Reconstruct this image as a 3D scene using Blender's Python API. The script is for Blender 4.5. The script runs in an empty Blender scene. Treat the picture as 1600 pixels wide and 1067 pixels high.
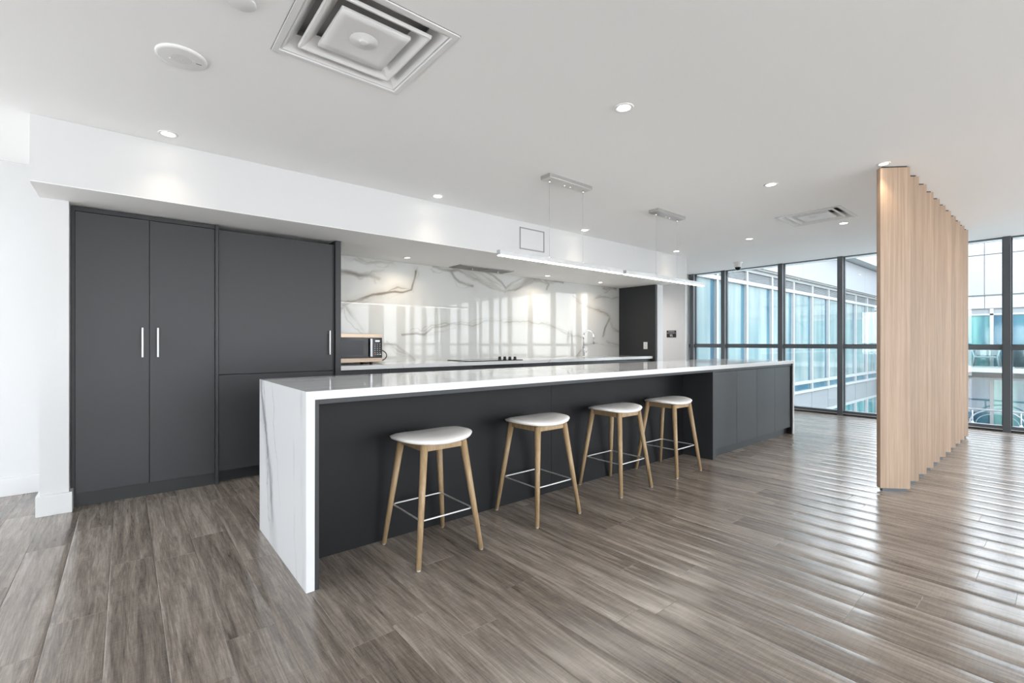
import bpy, bmesh, math, random
import numpy as np
from mathutils import Vector, Matrix, noise as mnoise

random.seed(7)
scene = bpy.context.scene
COL = scene.collection

# ------------------------------------------------------------------ camera
EYE = 1.145
FPX = 727.0
YAW = math.atan2(875.0, 727.0)            # angle between view axis and +X (run of the kitchen wall)
cam_d = bpy.data.cameras.new('camera')
cam_d.sensor_width = 36.0
cam_d.lens = 36.0 * FPX / 1600.0
cam_d.shift_y = 1.5 / 1600.0
cam_d.clip_start = 0.02
cam_d.clip_end = 500
cam = bpy.data.objects.new('camera', cam_d)
COL.objects.link(cam)
cam.location = (0, 0, EYE)
cam.rotation_euler = (math.pi / 2, 0, YAW - math.pi / 2)
scene.camera = cam

# ------------------------------------------------------------------ world (bright overcast sky, brightened lower half) and exposure
SKY_STRENGTH = 5.0
EXPOSURE = 0.85
DOWN_W = 4.5          # watts of one ceiling downlight
world = bpy.data.worlds.new('sky')
scene.world = world
world.use_nodes = True
wn, wl = world.node_tree.nodes, world.node_tree.links
wn.clear()
w_out = wn.new('ShaderNodeOutputWorld'); w_bg = wn.new('ShaderNodeBackground')
w_tc = wn.new('ShaderNodeTexCoord'); w_sep = wn.new('ShaderNodeSeparateXYZ')
w_map = wn.new('ShaderNodeMapRange'); w_ramp = wn.new('ShaderNodeValToRGB')
w_map.inputs['From Min'].default_value = -1; w_map.inputs['From Max'].default_value = 1
wl.new(w_tc.outputs['Generated'], w_sep.inputs[0]); wl.new(w_sep.outputs['Z'], w_map.inputs['Value'])
wl.new(w_map.outputs[0], w_ramp.inputs[0]); wl.new(w_ramp.outputs[0], w_bg.inputs['Color'])
wl.new(w_bg.outputs[0], w_out.inputs[0])
r = w_ramp.color_ramp
r.elements[0].position = 0.0; r.elements[0].color = (.66, .66, .65, 1)  # lower hemisphere raised above real ground brightness to light the ceiling
r.elements[1].position = 1.0; r.elements[1].color = (.74, .86, 1.0, 1)
e = r.elements.new(0.485); e.color = (.72, .73, .74, 1)
e = r.elements.new(0.505); e.color = (.94, .97, 1.0, 1)
w_bg.inputs['Strength'].default_value = SKY_STRENGTH
vs = scene.view_settings
vs.view_transform = 'Standard'; vs.look = 'None'; vs.exposure = EXPOSURE; vs.gamma = 1.0
vs.use_curve_mapping = False
scene.cycles.diffuse_bounces = 6
scene.cycles.max_bounces = 14
scene.cycles.transparent_max_bounces = 16

# ------------------------------------------------------------------ materials
MATS = {}
def newmat(name):
    m = bpy.data.materials.new(name); m.use_nodes = True
    MATS[name] = m
    nt = m.node_tree
    return m, nt.nodes, nt.links, nt.nodes['Principled BSDF']

def pmat(name, col, rough=.5, metal=0.0, spec=.5, bump=0.0, bscale=200.0, vary=0.0, coat=0.0):
    m, n, l, b = newmat(name)
    b.inputs['Base Color'].default_value = (*col, 1)
    b.inputs['Roughness'].default_value = rough
    b.inputs['Metallic'].default_value = metal
    b.inputs['Specular IOR Level'].default_value = spec
    if coat: b.inputs['Coat Weight'].default_value = coat
    tc = n.new('ShaderNodeTexCoord'); nz = n.new('ShaderNodeTexNoise')
    nz.inputs['Scale'].default_value = bscale; nz.inputs['Detail'].default_value = 3
    l.new(tc.outputs['Object'], nz.inputs['Vector'])
    if bump:
        bp = n.new('ShaderNodeBump'); bp.inputs['Strength'].default_value = bump; bp.inputs['Distance'].default_value = .002
        l.new(nz.outputs['Fac'], bp.inputs['Height']); l.new(bp.outputs[0], b.inputs['Normal'])
    v = vary if vary else .03
    mx = n.new('ShaderNodeMix'); mx.data_type = 'RGBA'
    mx.inputs[6].default_value = (*[c * (1 - v) for c in col], 1)
    mx.inputs[7].default_value = (*[min(1, c * (1 + v)) for c in col], 1)
    l.new(nz.outputs['Fac'], mx.inputs[0]); l.new(mx.outputs[2], b.inputs['Base Color'])
    return m

def emat(name, col, strength):
    m, n, l, b = newmat(name)
    b.inputs['Base Color'].default_value = (.8, .8, .8, 1)
    b.inputs['Emission Color'].default_value = (*col, 1)
    b.inputs['Emission Strength'].default_value = strength
    return m

pmat('white_paint', (.655, .66, .665), .55, bump=.03, bscale=350, vary=.01)
pmat('ceiling_paint', (.92, .92, .915), .7, bump=.03, bscale=300, vary=.01)
pmat('trim_white', (.70, .705, .71), .35, vary=.01)
pmat('laminate', (.031, .033, .0365), .42, spec=.4, bump=.05, bscale=500, vary=.10)
pmat('laminate_dark', (.022, .023, .0255), .45, spec=.4, bump=.05, bscale=500, vary=.08)
pmat('laminate_knee_shaded', (.008, .008, .0095), .5, spec=.25, bump=.05, bscale=500, vary=.08)  # laminate darkened to paint in the shade under the island overhang
pmat('black_gap', (.008, .008, .009), .5)
pmat('window_frame', (.10, .112, .122), .4, metal=.3, vary=.04)
pmat('window_gasket', (.012, .013, .014), .5)
pmat('alu_strip', (.55, .56, .56), .35, metal=.6)
pmat('chrome', (.88, .88, .88), .06, metal=1.0)
pmat('brushed_steel', (.40, .405, .41), .42, metal=1.0, vary=.06)
pmat('ring_steel', (.72, .72, .72), .3, metal=.6)
pmat('nickel', (.58, .575, .57), .30, metal=1.0, vary=.03)
pmat('anodised_aluminium', (.55, .56, .57), .32, metal=.7, vary=.03)
pmat('black_glass', (.006, .006, .007), .10, spec=.25)
pmat('black_plastic', (.012, .012, .013), .35)
pmat('grey_mesh_glass', (.045, .048, .055), .3, spec=.25)
pmat('bronze_steel', (.30, .235, .18), .3, metal=.8, vary=.05)
pmat('button_print', (.55, .56, .58), .5)
pmat('button_red', (.6, .12, .08), .5)
pmat('seat_shell', (.80, .78, .76), .55, bump=.15, bscale=600, vary=.03)
pmat('white_plastic', (.80, .80, .80), .4)
pmat('diffuser_paint', (.80, .80, .80), .45)
pmat('diffuser_inside', (.55, .55, .55), .6)
pmat('perforation', (.5, .5, .5), .6)
pmat('vent_grey', (.30, .30, .30), .45)
pmat('hood_steel', (.25, .23, .215), .4, metal=.7, bump=.3, bscale=60, vary=.2)
pmat('cord_brown', (.05, .03, .022), .5)
pmat('sign_black', (.01, .01, .011), .35)
pmat('sign_white', (.8, .8, .8), .5)
pmat('clear_foot', (.55, .53, .5), .2)
pmat('cladding_white', (.20, .212, .225), .4, vary=.02)
pmat('facade_white', (.25, .265, .27), .4, vary=.02)
pmat('facade_grey', (.15, .165, .172), .45, vary=.04)
pmat('facade_soffit', (.16, .165, .16), .6)
pmat('louvre_grey', (.20, .21, .215), .5)
pmat('facade_joint', (.06, .065, .07), .6)
pmat('terrace_paving', (.22, .23, .23), .7, vary=.1, bscale=5)
pmat('exterior_white_metal', (.25, .26, .27), .35)
pmat('planter_dark', (.03, .045, .055), .6)

def glass_mat(name, tint, refl):
    m, n, l, b = newmat(name)
    n.remove(b)
    out = n['Material Output']
    tr = n.new('ShaderNodeBsdfTransparent'); tr.inputs[0].default_value = (*tint, 1)
    gl = n.new('ShaderNodeBsdfGlossy'); gl.inputs['Roughness'].default_value = 0.0
    gl.inputs['Color'].default_value = (1, 1, 1, 1)
    lw = n.new('ShaderNodeLayerWeight'); lw.inputs['Blend'].default_value = .5      # Schlick: f0 + (1 - f0) (1 - cos)^5
    pw = n.new('ShaderNodeMath'); pw.operation = 'POWER'; pw.inputs[1].default_value = 5.0
    f0 = ((refl - 1) / (refl + 1)) ** 2
    fr = n.new('ShaderNodeMath'); fr.operation = 'MULTIPLY_ADD'; fr.inputs[1].default_value = 1 - f0; fr.inputs[2].default_value = f0
    l.new(lw.outputs['Facing'], pw.inputs[0]); l.new(pw.outputs[0], fr.inputs[0])
    mx = n.new('ShaderNodeMixShader')
    l.new(fr.outputs[0], mx.inputs[0]); l.new(tr.outputs[0], mx.inputs[1]); l.new(gl.outputs[0], mx.inputs[2])
    l.new(mx.outputs[0], out.inputs['Surface'])
    return m
glass_mat('window_glass', (.985, .99, .99), 1.45)
glass_mat('window_glass_tinted', (.97, .985, .985), 1.45)
glass_mat('rail_glass', (.78, .87, .87), 1.45)

def facade_glass(name, c1, c2, rough=.06):
    m, n, l, b = newmat(name)
    oi = n.new('ShaderNodeObjectInfo'); tc = n.new('ShaderNodeTexCoord'); nz = n.new('ShaderNodeTexNoise')
    mp = n.new('ShaderNodeMapping'); mp.inputs['Scale'].default_value = (2.2, 2.2, .35)
    ad = n.new('ShaderNodeVectorMath'); ad.operation = 'ADD'
    sc = n.new('ShaderNodeVectorMath'); sc.operation = 'SCALE'; sc.inputs['Scale'].default_value = 40
    cmb = n.new('ShaderNodeCombineXYZ')
    l.new(oi.outputs['Random'], cmb.inputs[0]); l.new(cmb.outputs[0], sc.inputs[0])
    l.new(tc.outputs['Object'], mp.inputs[0]); l.new(mp.outputs[0], ad.inputs[0]); l.new(sc.outputs[0], ad.inputs[1])
    l.new(ad.outputs[0], nz.inputs['Vector']); nz.inputs['Scale'].default_value = 1.0
    nz.inputs['Detail'].default_value = 2
    rp = n.new('ShaderNodeValToRGB')
    rp.color_ramp.elements[0].position = .35; rp.color_ramp.elements[0].color = (*c1, 1)
    rp.color_ramp.elements[1].position = .62; rp.color_ramp.elements[1].color = (*c2, 1)
    l.new(nz.outputs['Fac'], rp.inputs[0]); l.new(rp.outputs[0], b.inputs['Base Color'])
    b.inputs['Roughness'].default_value = rough
    b.inputs['Specular IOR Level'].default_value = .7
    return m
facade_glass('facade_glass', (.09, .145, .158), (.17, .215, .215))
facade_glass('facade_glass_dark', (.018, .06, .10), (.04, .115, .15))
facade_glass('facade_glass_low', (.03, .10, .13), (.12, .26, .25))

def wood_mat(name, dark, light, axis=2, fine=1.0, rough=.5, stretch=.045):
    """straight-grained timber; grain runs along the object's local axis"""
    m, n, l, b = newmat(name)
    tc = n.new('ShaderNodeTexCoord'); oi = n.new('ShaderNodeObjectInfo')
    cmb = n.new('ShaderNodeCombineXYZ'); sc = n.new('ShaderNodeVectorMath'); sc.operation = 'SCALE'
    sc.inputs['Scale'].default_value = 37.0
    l.new(oi.outputs['Random'], cmb.inputs[0]); l.new(oi.outputs['Random'], cmb.inputs[1]); l.new(cmb.outputs[0], sc.inputs[0])
    s = [1, 1, 1]; s[axis] = stretch
    def layer(scale, detail):
        mp = n.new('ShaderNodeMapping'); mp.inputs['Scale'].default_value = s
        ad = n.new('ShaderNodeVectorMath'); ad.operation = 'ADD'
        nz = n.new('ShaderNodeTexNoise'); nz.inputs['Scale'].default_value = scale * fine
        nz.inputs['Detail'].default_value = detail; nz.inputs['Roughness'].default_value = .6
        l.new(tc.outputs['Object'], mp.inputs[0]); l.new(mp.outputs[0], ad.inputs[0]); l.new(sc.outputs[0], ad.inputs[1])
        l.new(ad.outputs[0], nz.inputs['Vector'])
        return nz
    a = layer(38, 5); c = layer(170, 3)
    mxv = n.new('ShaderNodeMath'); mxv.operation = 'MULTIPLY_ADD'; mxv.inputs[1].default_value = .4
    mxv2 = n.new('ShaderNodeMath'); mxv2.operation = 'MULTIPLY'; mxv2.inputs[1].default_value = .6
    l.new(a.outputs['Fac'], mxv2.inputs[0]); l.new(c.outputs['Fac'], mxv.inputs[0]); l.new(mxv2.outputs[0], mxv.inputs[2])
    rp = n.new('ShaderNodeValToRGB')
    rp.color_ramp.elements[0].position = .34; rp.color_ramp.elements[0].color = (*dark, 1)
    rp.color_ramp.elements[1].position = .62; rp.color_ramp.elements[1].color = (*light, 1)
    l.new(mxv.outputs[0], rp.inputs[0])
    hs = n.new('ShaderNodeHueSaturation')
    mr = n.new('ShaderNodeMapRange'); mr.inputs['To Min'].default_value = .92; mr.inputs['To Max'].default_value = 1.08
    l.new(oi.outputs['Random'], mr.inputs['Value']); l.new(mr.outputs[0], hs.inputs['Value'])
    l.new(rp.outputs[0], hs.inputs['Color']); l.new(hs.outputs[0], b.inputs['Base Color'])
    b.inputs['Roughness'].default_value = rough
    bp = n.new('ShaderNodeBump'); bp.inputs['Strength'].default_value = .12; bp.inputs['Distance'].default_value = .001
    l.new(mxv.outputs[0], bp.inputs['Height']); l.new(bp.outputs[0], b.inputs['Normal'])
    return m
wood_mat('oak_slat', (.275, .187, .126), (.425, .31, .225), 2, 1.5, .5, .014)
wood_mat('oak_stool', (.26, .17, .085), (.44, .31, .175), 2, 1.6, .45)

def floor_mat():
    m, n, l, b = newmat('vinyl_plank')
    geo = n.new('ShaderNodeNewGeometry'); oi = n.new('ShaderNodeObjectInfo')
    add = n.new('ShaderNodeMath'); add.operation = 'ADD'
    fr = n.new('ShaderNodeMath'); fr.operation = 'FRACT'
    l.new(oi.outputs['Random'], add.inputs[0]); l.new(geo.outputs['Random Per Island'], add.inputs[1]); l.new(add.outputs[0], fr.inputs[0])
    rnd = fr.outputs[0]
    cmb = n.new('ShaderNodeCombineXYZ'); l.new(rnd, cmb.inputs[0]); l.new(rnd, cmb.inputs[1])
    sc = n.new('ShaderNodeVectorMath'); sc.operation = 'SCALE'; sc.inputs['Scale'].default_value = 61.0
    l.new(cmb.outputs[0], sc.inputs[0])
    def layer(sx, sy, detail, dist=0.0, rough=.6):
        mp = n.new('ShaderNodeVectorMath'); mp.operation = 'MULTIPLY'; mp.inputs[1].default_value = (sx, sy, 1)
        ad = n.new('ShaderNodeVectorMath'); ad.operation = 'ADD'
        nz = n.new('ShaderNodeTexNoise'); nz.inputs['Scale'].default_value = 1.0
        nz.inputs['Detail'].default_value = detail; nz.inputs['Roughness'].default_value = rough
        nz.inputs['Distortion'].default_value = dist
        l.new(geo.outputs['Position'], mp.inputs[0]); l.new(mp.outputs[0], ad.inputs[0]); l.new(sc.outputs[0], ad.inputs[1])
        l.new(ad.outputs[0], nz.inputs['Vector'])
        return nz.outputs['Fac']
    broad = layer(26, 1.7, 6, .8, .68)
    fine = layer(190, 8, 6, .5, .75)
    saw = layer(12, 130, 2)
    def ma(op, a, bv, c=None):
        q = n.new('ShaderNodeMath'); q.operation = op
        for i, v in enumerate((a, bv, c)):
            if v is None: continue
            if isinstance(v, (int, float)): q.inputs[i].default_value = v
            else: l.new(v, q.inputs[i])
        return q.outputs[0]
    v = ma('MULTIPLY', broad, .57)
    v = ma('MULTIPLY_ADD', fine, .35, v)
    v = ma('MULTIPLY_ADD', saw, .08, v)
    dev = ma('MULTIPLY_ADD', rnd, .09, -.045)
    v = ma('ADD', v, dev)
    rp = n.new('ShaderNodeValToRGB'); cr = rp.color_ramp
    cr.elements[0].position = .33; cr.elements[0].color = (.068, .056, .048, 1)
    cr.elements[1].position = .69; cr.elements[1].color = (.47, .415, .365, 1)
    q = cr.elements.new(.5); q.color = (.232, .194, .164, 1)
    l.new(v, rp.inputs[0]); l.new(rp.outputs[0], b.inputs['Base Color'])
    rr = n.new('ShaderNodeMapRange'); rr.inputs['To Min'].default_value = .14; rr.inputs['To Max'].default_value = .28
    l.new(fine, rr.inputs['Value']); l.new(rr.outputs[0], b.inputs['Roughness'])
    b.inputs['Specular IOR Level'].default_value = .75
    bp = n.new('ShaderNodeBump'); bp.inputs['Strength'].default_value = .25; bp.inputs['Distance'].default_value = .0006
    l.new(fine, bp.inputs['Height']); l.new(bp.outputs[0], b.inputs['Normal'])
floor_mat()

def quartz_mat():
    """white engineered stone with soft grey veins running along local Z on the ends and along X on top"""
    m, n, l, b = newmat('quartz')
    geo = n.new('ShaderNodeNewGeometry')
    def vein(scale, loc, width, dist):
        mp = n.new('ShaderNodeMapping'); mp.inputs['Scale'].default_value = scale; mp.inputs['Location'].default_value = loc
        nz = n.new('ShaderNodeTexNoise'); nz.inputs['Scale'].default_value = 1; nz.inputs['Detail'].default_value = 5
        nz.inputs['Roughness'].default_value = .55; nz.inputs['Distortion'].default_value = dist
        l.new(geo.outputs['Position'], mp.inputs[0]); l.new(mp.outputs[0], nz.inputs['Vector'])
        s = n.new('ShaderNodeMath'); s.operation = 'SUBTRACT'; s.inputs[1].default_value = .5
        a = n.new('ShaderNodeMath'); a.operation = 'ABSOLUTE'
        mr = n.new('ShaderNodeMapRange'); mr.interpolation_type = 'SMOOTHSTEP'
        mr.inputs['From Min'].default_value = 0; mr.inputs['From Max'].default_value = width
        mr.inputs['To Min'].default_value = 1; mr.inputs['To Max'].default_value = 0
        l.new(nz.outputs['Fac'], s.inputs[0]); l.new(s.outputs[0], a.inputs[0]); l.new(a.outputs[0], mr.inputs['Value'])
        return mr.outputs[0]
    sepq = n.new('ShaderNodeSeparateXYZ'); l.new(geo.outputs['Position'], sepq.inputs[0])
    def warp(scale, amp, off):
        nz = n.new('ShaderNodeTexNoise'); nz.inputs['Scale'].default_value = scale; nz.inputs['Detail'].default_value = 5
        nz.inputs['Roughness'].default_value = .6
        mp = n.new('ShaderNodeMapping'); mp.inputs['Location'].default_value = (off, off * 1.7, off * .6)
        l.new(geo.outputs['Position'], mp.inputs[0]); l.new(mp.outputs[0], nz.inputs['Vector'])
        q = n.new('ShaderNodeMath'); q.operation = 'MULTIPLY_ADD'; q.inputs[1].default_value = amp; q.inputs[2].default_value = -amp / 2
        l.new(nz.outputs['Fac'], q.inputs[0]); return q.outputs[0]
    def plane_vein(cx_, cy_, cz_, c0, width, scale, amp, off):
        acc = warp(scale, amp, off)
        for out, cc in (('X', cx_), ('Y', cy_), ('Z', cz_)):
            q = n.new('ShaderNodeMath'); q.operation = 'MULTIPLY_ADD'; q.inputs[1].default_value = cc
            l.new(sepq.outputs[out], q.inputs[0]); l.new(acc, q.inputs[2]); acc = q.outputs[0]
        q = n.new('ShaderNodeMath'); q.operation = 'ADD'; q.inputs[1].default_value = c0; l.new(acc, q.inputs[0])
        a = n.new('ShaderNodeMath'); a.operation = 'ABSOLUTE'; l.new(q.outputs[0], a.inputs[0])
        mr = n.new('ShaderNodeMapRange'); mr.interpolation_type = 'SMOOTHSTEP'
        mr.inputs['From Min'].default_value = 0; mr.inputs['From Max'].default_value = width
        mr.inputs['To Min'].default_value = 1; mr.inputs['To Max'].default_value = 0
        l.new(a.outputs[0], mr.inputs['Value']); return mr.outputs[0]
    def mul(a, b_):
        q = n.new('ShaderNodeMath'); q.operation = 'MULTIPLY'; l.new(a, q.inputs[0])
        if isinstance(b_, float): q.inputs[1].default_value = b_
        else: l.new(b_, q.inputs[1])
        return q.outputs[0]
    msk = n.new('ShaderNodeTexNoise'); msk.inputs['Scale'].default_value = 2.3; msk.inputs['Detail'].default_value = 2
    l.new(geo.outputs['Position'], msk.inputs['Vector'])
    mm = n.new('ShaderNodeMapRange'); mm.inputs['From Min'].default_value = .36; mm.inputs['From Max'].default_value = .56
    l.new(msk.outputs['Fac'], mm.inputs['Value'])
    tot = None
    pv = [(0, 1, -.33, -2.79, .055, 2.2, .26, 1.0, .75, True), (0, 1, -.33, -2.82, .13, 2.2, .26, 1.0, .30, False),
          (0, 1, -.26, -2.63, .010, 3.0, .22, 4.0, .55, True), (0, 1, -.10, -2.38, .012, 2.6, .20, 9.0, .5, True),
          (0, 1, -.22, -2.90, .010, 3.4, .25, 13.0, .6, True), (0, 1, -.05, -2.28, .030, 2.0, .15, 17.0, .3, True),
          (1, -.9, -.8, .35, .012, 1.8, .35, 21.0, .6, True), (1, .8, .6, -6.3, .010, 1.8, .35, 25.0, .6, True),
          (1, -.6, .5, -3.7, .009, 1.8, .35, 29.0, .5, True), (1, .5, -.4, -6.9, .012, 1.8, .35, 33.0, .5, True)]
    lst = []
    for (a_, b2, c_, c0, wd_, sc_q, am_, of_, st_, mk_) in pv:
        q_ = plane_vein(a_, b2, c_, c0, wd_, sc_q, am_, of_)
        if mk_: q_ = mul(q_, mm.outputs[0])
        lst.append(mul(q_, st_))
    for o_ in lst:
        if tot is None: tot = o_; continue
        q = n.new('ShaderNodeMath'); q.operation = 'ADD'; q.use_clamp = True; l.new(tot, q.inputs[0]); l.new(o_, q.inputs[1]); tot = q.outputs[0]
    mx = n.new('ShaderNodeMix'); mx.data_type = 'RGBA'
    mx.inputs[6].default_value = (.72, .73, .74, 1); mx.inputs[7].default_value = (.30, .31, .325, 1)
    l.new(tot, mx.inputs[0]); l.new(mx.outputs[2], b.inputs['Base Color'])
    b.inputs['Roughness'].default_value = .08; b.inputs['Specular IOR Level'].default_value = .38
quartz_mat()

def marble_attr_mat():
    m, n, l, b = newmat('marble_slab')
    at = n.new('ShaderNodeVertexColor'); at.layer_name = 'vein'
    l.new(at.outputs['Color'], b.inputs['Base Color'])
    b.inputs['Roughness'].default_value = .02; b.inputs['Specular IOR Level'].default_value = .36
marble_attr_mat()

emat('lens_glow', (1.0, .90, .76), 9.0)
emat('bar_glow', (1.0, .93, .85), 16.0)
emat('display_glow', (.75, .85, .9), .5)

# ------------------------------------------------------------------ mesh helpers
class MB:
    """collects simple shapes in world coordinates; build() links them as one mesh object"""
    def __init__(self): self.bm = bmesh.new()
    def box(self, x0, x1, y0, y1, z0, z1, bevel=0.0, mat=None):
        r_ = bmesh.ops.create_cube(self.bm, size=1.0)
        vs_ = r_['verts']
        for v in vs_:
            v.co = Vector(((x0 + x1) / 2 + v.co.x * (x1 - x0), (y0 + y1) / 2 + v.co.y * (y1 - y0), (z0 + z1) / 2 + v.co.z * (z1 - z0)))
        if mat is not None:
            for v in vs_: v.co = mat @ v.co
        if bevel:
            es = list({e_ for v in vs_ for e_ in v.link_edges})
            bmesh.ops.bevel(self.bm, geom=es, offset=bevel, segments=2, affect='EDGES', profile=.6)
        return self
    def cyl(self, p0, p1, r0, r1=None, seg=16, cap=True):
        if r1 is None: r1 = r0
        p0 = Vector(p0); p1 = Vector(p1); d = (p1 - p0)
        q = d.to_track_quat('Z', 'Y')
        a, b_ = [], []
        for i in range(seg):
            t = 2 * math.pi * i / seg
            o = q @ Vector((math.cos(t), math.sin(t), 0))
            a.append(self.bm.verts.new(p0 + o * r0)); b_.append(self.bm.verts.new(p1 + o * r1))
        for i in range(seg):
            f_ = self.bm.faces.new((a[i], a[(i + 1) % seg], b_[(i + 1) % seg], b_[i])); f_.smooth = True
        if cap:
            self.bm.faces.new(list(reversed(a))); self.bm.faces.new(b_)
        return self
    def lathe(self, c, prof, seg=32, cap0=True, cap1=True):
        """prof: list of (r, z) around the vertical axis through c"""
        rings = []
        for rr_, z in prof:
            rings.append([self.bm.verts.new((c[0] + rr_ * math.cos(2 * math.pi * i / seg), c[1] + rr_ * math.sin(2 * math.pi * i / seg), c[2] + z)) for i in range(seg)])
        for k in range(len(rings) - 1):
            for i in range(seg):
                f_ = self.bm.faces.new((rings[k][i], rings[k][(i + 1) % seg], rings[k + 1][(i + 1) % seg], rings[k + 1][i])); f_.smooth = True
        if cap0: self.bm.faces.new(list(reversed(rings[0])))
        if cap1: self.bm.faces.new(rings[-1])
        return self
    def tube(self, pts, rad, seg=10, closed=False):
        pts = [Vector(p) for p in pts]; nP = len(pts); rings = []
        up = Vector((0, 0, 1)); prev = None
        for i, p in enumerate(pts):
            if closed: t = (pts[(i + 1) % nP] - pts[i - 1]).normalized()
            else: t = (pts[min(i + 1, nP - 1)] - pts[max(i - 1, 0)]).normalized()
            if prev is None:
                s = t.cross(up)
                if s.length < 1e-4: s = t.cross(Vector((1, 0, 0)))
                s.normalize()
            else:
                s = prev - t * prev.dot(t); s.normalize()
            prev = s; u = s.cross(t)
            rr_ = rad[i] if isinstance(rad, (list, tuple)) else rad
            rings.append([self.bm.verts.new(p + (s * math.cos(2 * math.pi * k / seg) + u * math.sin(2 * math.pi * k / seg)) * rr_) for k in range(seg)])
        rng = range(nP) if closed else range(nP - 1)
        for i in rng:
            A, B = rings[i], rings[(i + 1) % nP]
            for k in range(seg):
                f_ = self.bm.faces.new((A[k], A[(k + 1) % seg], B[(k + 1) % seg], B[k])); f_.smooth = True
        if not closed:
            self.bm.faces.new(list(reversed(rings[0]))); self.bm.faces.new(rings[-1])
        return self
    def quad(self, *ps):
        self.bm.faces.new([self.bm.verts.new(p) for p in ps]); return self
    def prism(self, poly, axis, a, b_):
        """extrude a polygon given in the two other axes from a to b_ along axis"""
        def mk(p, t):
            if axis == 'y': return (p[0], t, p[1])
            if axis == 'x': return (t, p[0], p[1])
            return (p[0], p[1], t)
        A = [self.bm.verts.new(mk(p, a)) for p in poly]; B = [self.bm.verts.new(mk(p, b_)) for p in poly]
        nP = len(poly)
        self.bm.faces.new(A); self.bm.faces.new(list(reversed(B)))
        for i in range(nP): self.bm.faces.new((A[i], B[i], B[(i + 1) % nP], A[(i + 1) % nP]))
        return self
    def build(self, name, mat, parent=None):
        bmesh.ops.recalc_face_normals(self.bm, faces=self.bm.faces)
        me = bpy.data.meshes.new(name); 
        root = parent
        off = Vector((0, 0, 0))
        while root is not None:
            off += root.location; root = root.parent
        if off.length: bmesh.ops.translate(self.bm, verts=self.bm.verts, vec=-off)
        self.bm.to_mesh(me); self.bm.free()
        o = bpy.data.objects.new(name, me); COL.objects.link(o)
        if mat: me.materials.append(MATS[mat])
        if parent is not None: o.parent = parent
        return o

def B(x0, x1, y0, y1, z0, z1, bevel=0.0): return MB().box(x0, x1, y0, y1, z0, z1, bevel)

def tag(o, label, cat, group=None, kind=None):
    if label: o['label'] = label
    if cat: o['category'] = cat
    if group: o['group'] = group
    if kind: o['kind'] = kind
    return o
def thing(name, label, cat, loc=(0, 0, 0), group=None, kind=None):
    o = bpy.data.objects.new(name, None); o.empty_display_size = .1
    COL.objects.link(o); o.location = loc
    return tag(o, label, cat, group, kind)
def struct(name, mb, mat, label=None, parent=None):
    o = mb.build(name, mat, parent)
    if parent is None:
        o['kind'] = 'structure'
        if label: o['label'] = label
    return o
def structroot(name, label, loc=(0, 0, 0)):
    return thing(name, label, None, loc, None, 'structure')
def copy_tree(o, parent=None):
    c = o.copy(); COL.objects.link(c); c.parent = parent
    for ch in list(o.children): copy_tree(ch, c)
    return c

# ------------------------------------------------------------------ dimensions
CEIL = 2.5
XW, XE = -3.55, 8.75        # west wall, east glazing
YS = -4.2                   # south wall
BULK_Y, SOFF = 3.93, 2.10   # bulkhead face, soffit underside
NICHE_Y = 5.13

# ------------------------------------------------------------------ floor planks
floor = structroot('floor', 'grey brown wood-look vinyl plank floor of the whole room')
struct('subfloor', B(XW, 9.0, YS, 8.2, -.25, -.006), 'laminate_dark', parent=floor)
PW, PL = .178, 1.22
def plank_profile(w):
    xs = [0, .0012, .004, w * .25, w * .5, w * .75, w - .004, w - .0012, w]
    zs = []
    for x in xs:
        c = 1 - ((x - w / 2) / (w / 2)) ** 2
        z = -.0006 + .0006 * c
        if x == 0 or x == w: z -= .0016
        elif x < .002 or x > w - .002: z -= .0006
        zs.append(z)
    return xs, zs
def plank_geom(w, ln):
    xs, zs = plank_profile(w)
    g = .0012
    vs_, fs = [], []
    rows = ((0, -.0014), (g, 0), (ln - g, 0), (ln, -.0014))
    for (yy, dz) in rows:
        for x, z in zip(xs, zs): vs_.append((x, yy, z + dz))
    k = len(xs)
    for r_ in range(3):
        for i in range(k - 1):
            a = r_ * k + i; fs.append((a, a + 1, a + k + 1, a + k))
    return vs_, fs
plank_meshes = {}
def finish_planks(me):
    n = len(me.polygons)
    me.polygons.foreach_set('use_smooth', [True] * n); me.update()
    sharp = np.zeros(len(me.edges), bool)
    ev = np.zeros(len(me.edges) * 2, np.int32); me.edges.foreach_get('vertices', ev); ev = ev.reshape(-1, 2)
    k = 9
    a, b_ = ev[:, 0] % (4 * k), ev[:, 1] % (4 * k)
    sharp = ((a // k) == (b_ // k)) & (((a // k) == 1) | ((a // k) == 2))
    at = me.attributes.new('sharp_edge', 'BOOLEAN', 'EDGE'); at.data.foreach_set('value', sharp)
    me.update()
def plank_mesh(w, ln):
    key = (round(w, 3), round(ln, 2))
    if key not in plank_meshes:
        me = bpy.data.meshes.new('plank'); v_, f_ = plank_geom(w, ln)
        me.from_pydata(v_, [], f_); me.materials.append(MATS['vinyl_plank'])
        finish_planks(me)
        plank_meshes[key] = me
    return plank_meshes[key]
Fv = Vector((math.cos(YAW), math.sin(YAW))); Rv = Vector((math.sin(YAW), -math.cos(YAW)))
planks = []
x = -.238 - PW * 19
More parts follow.
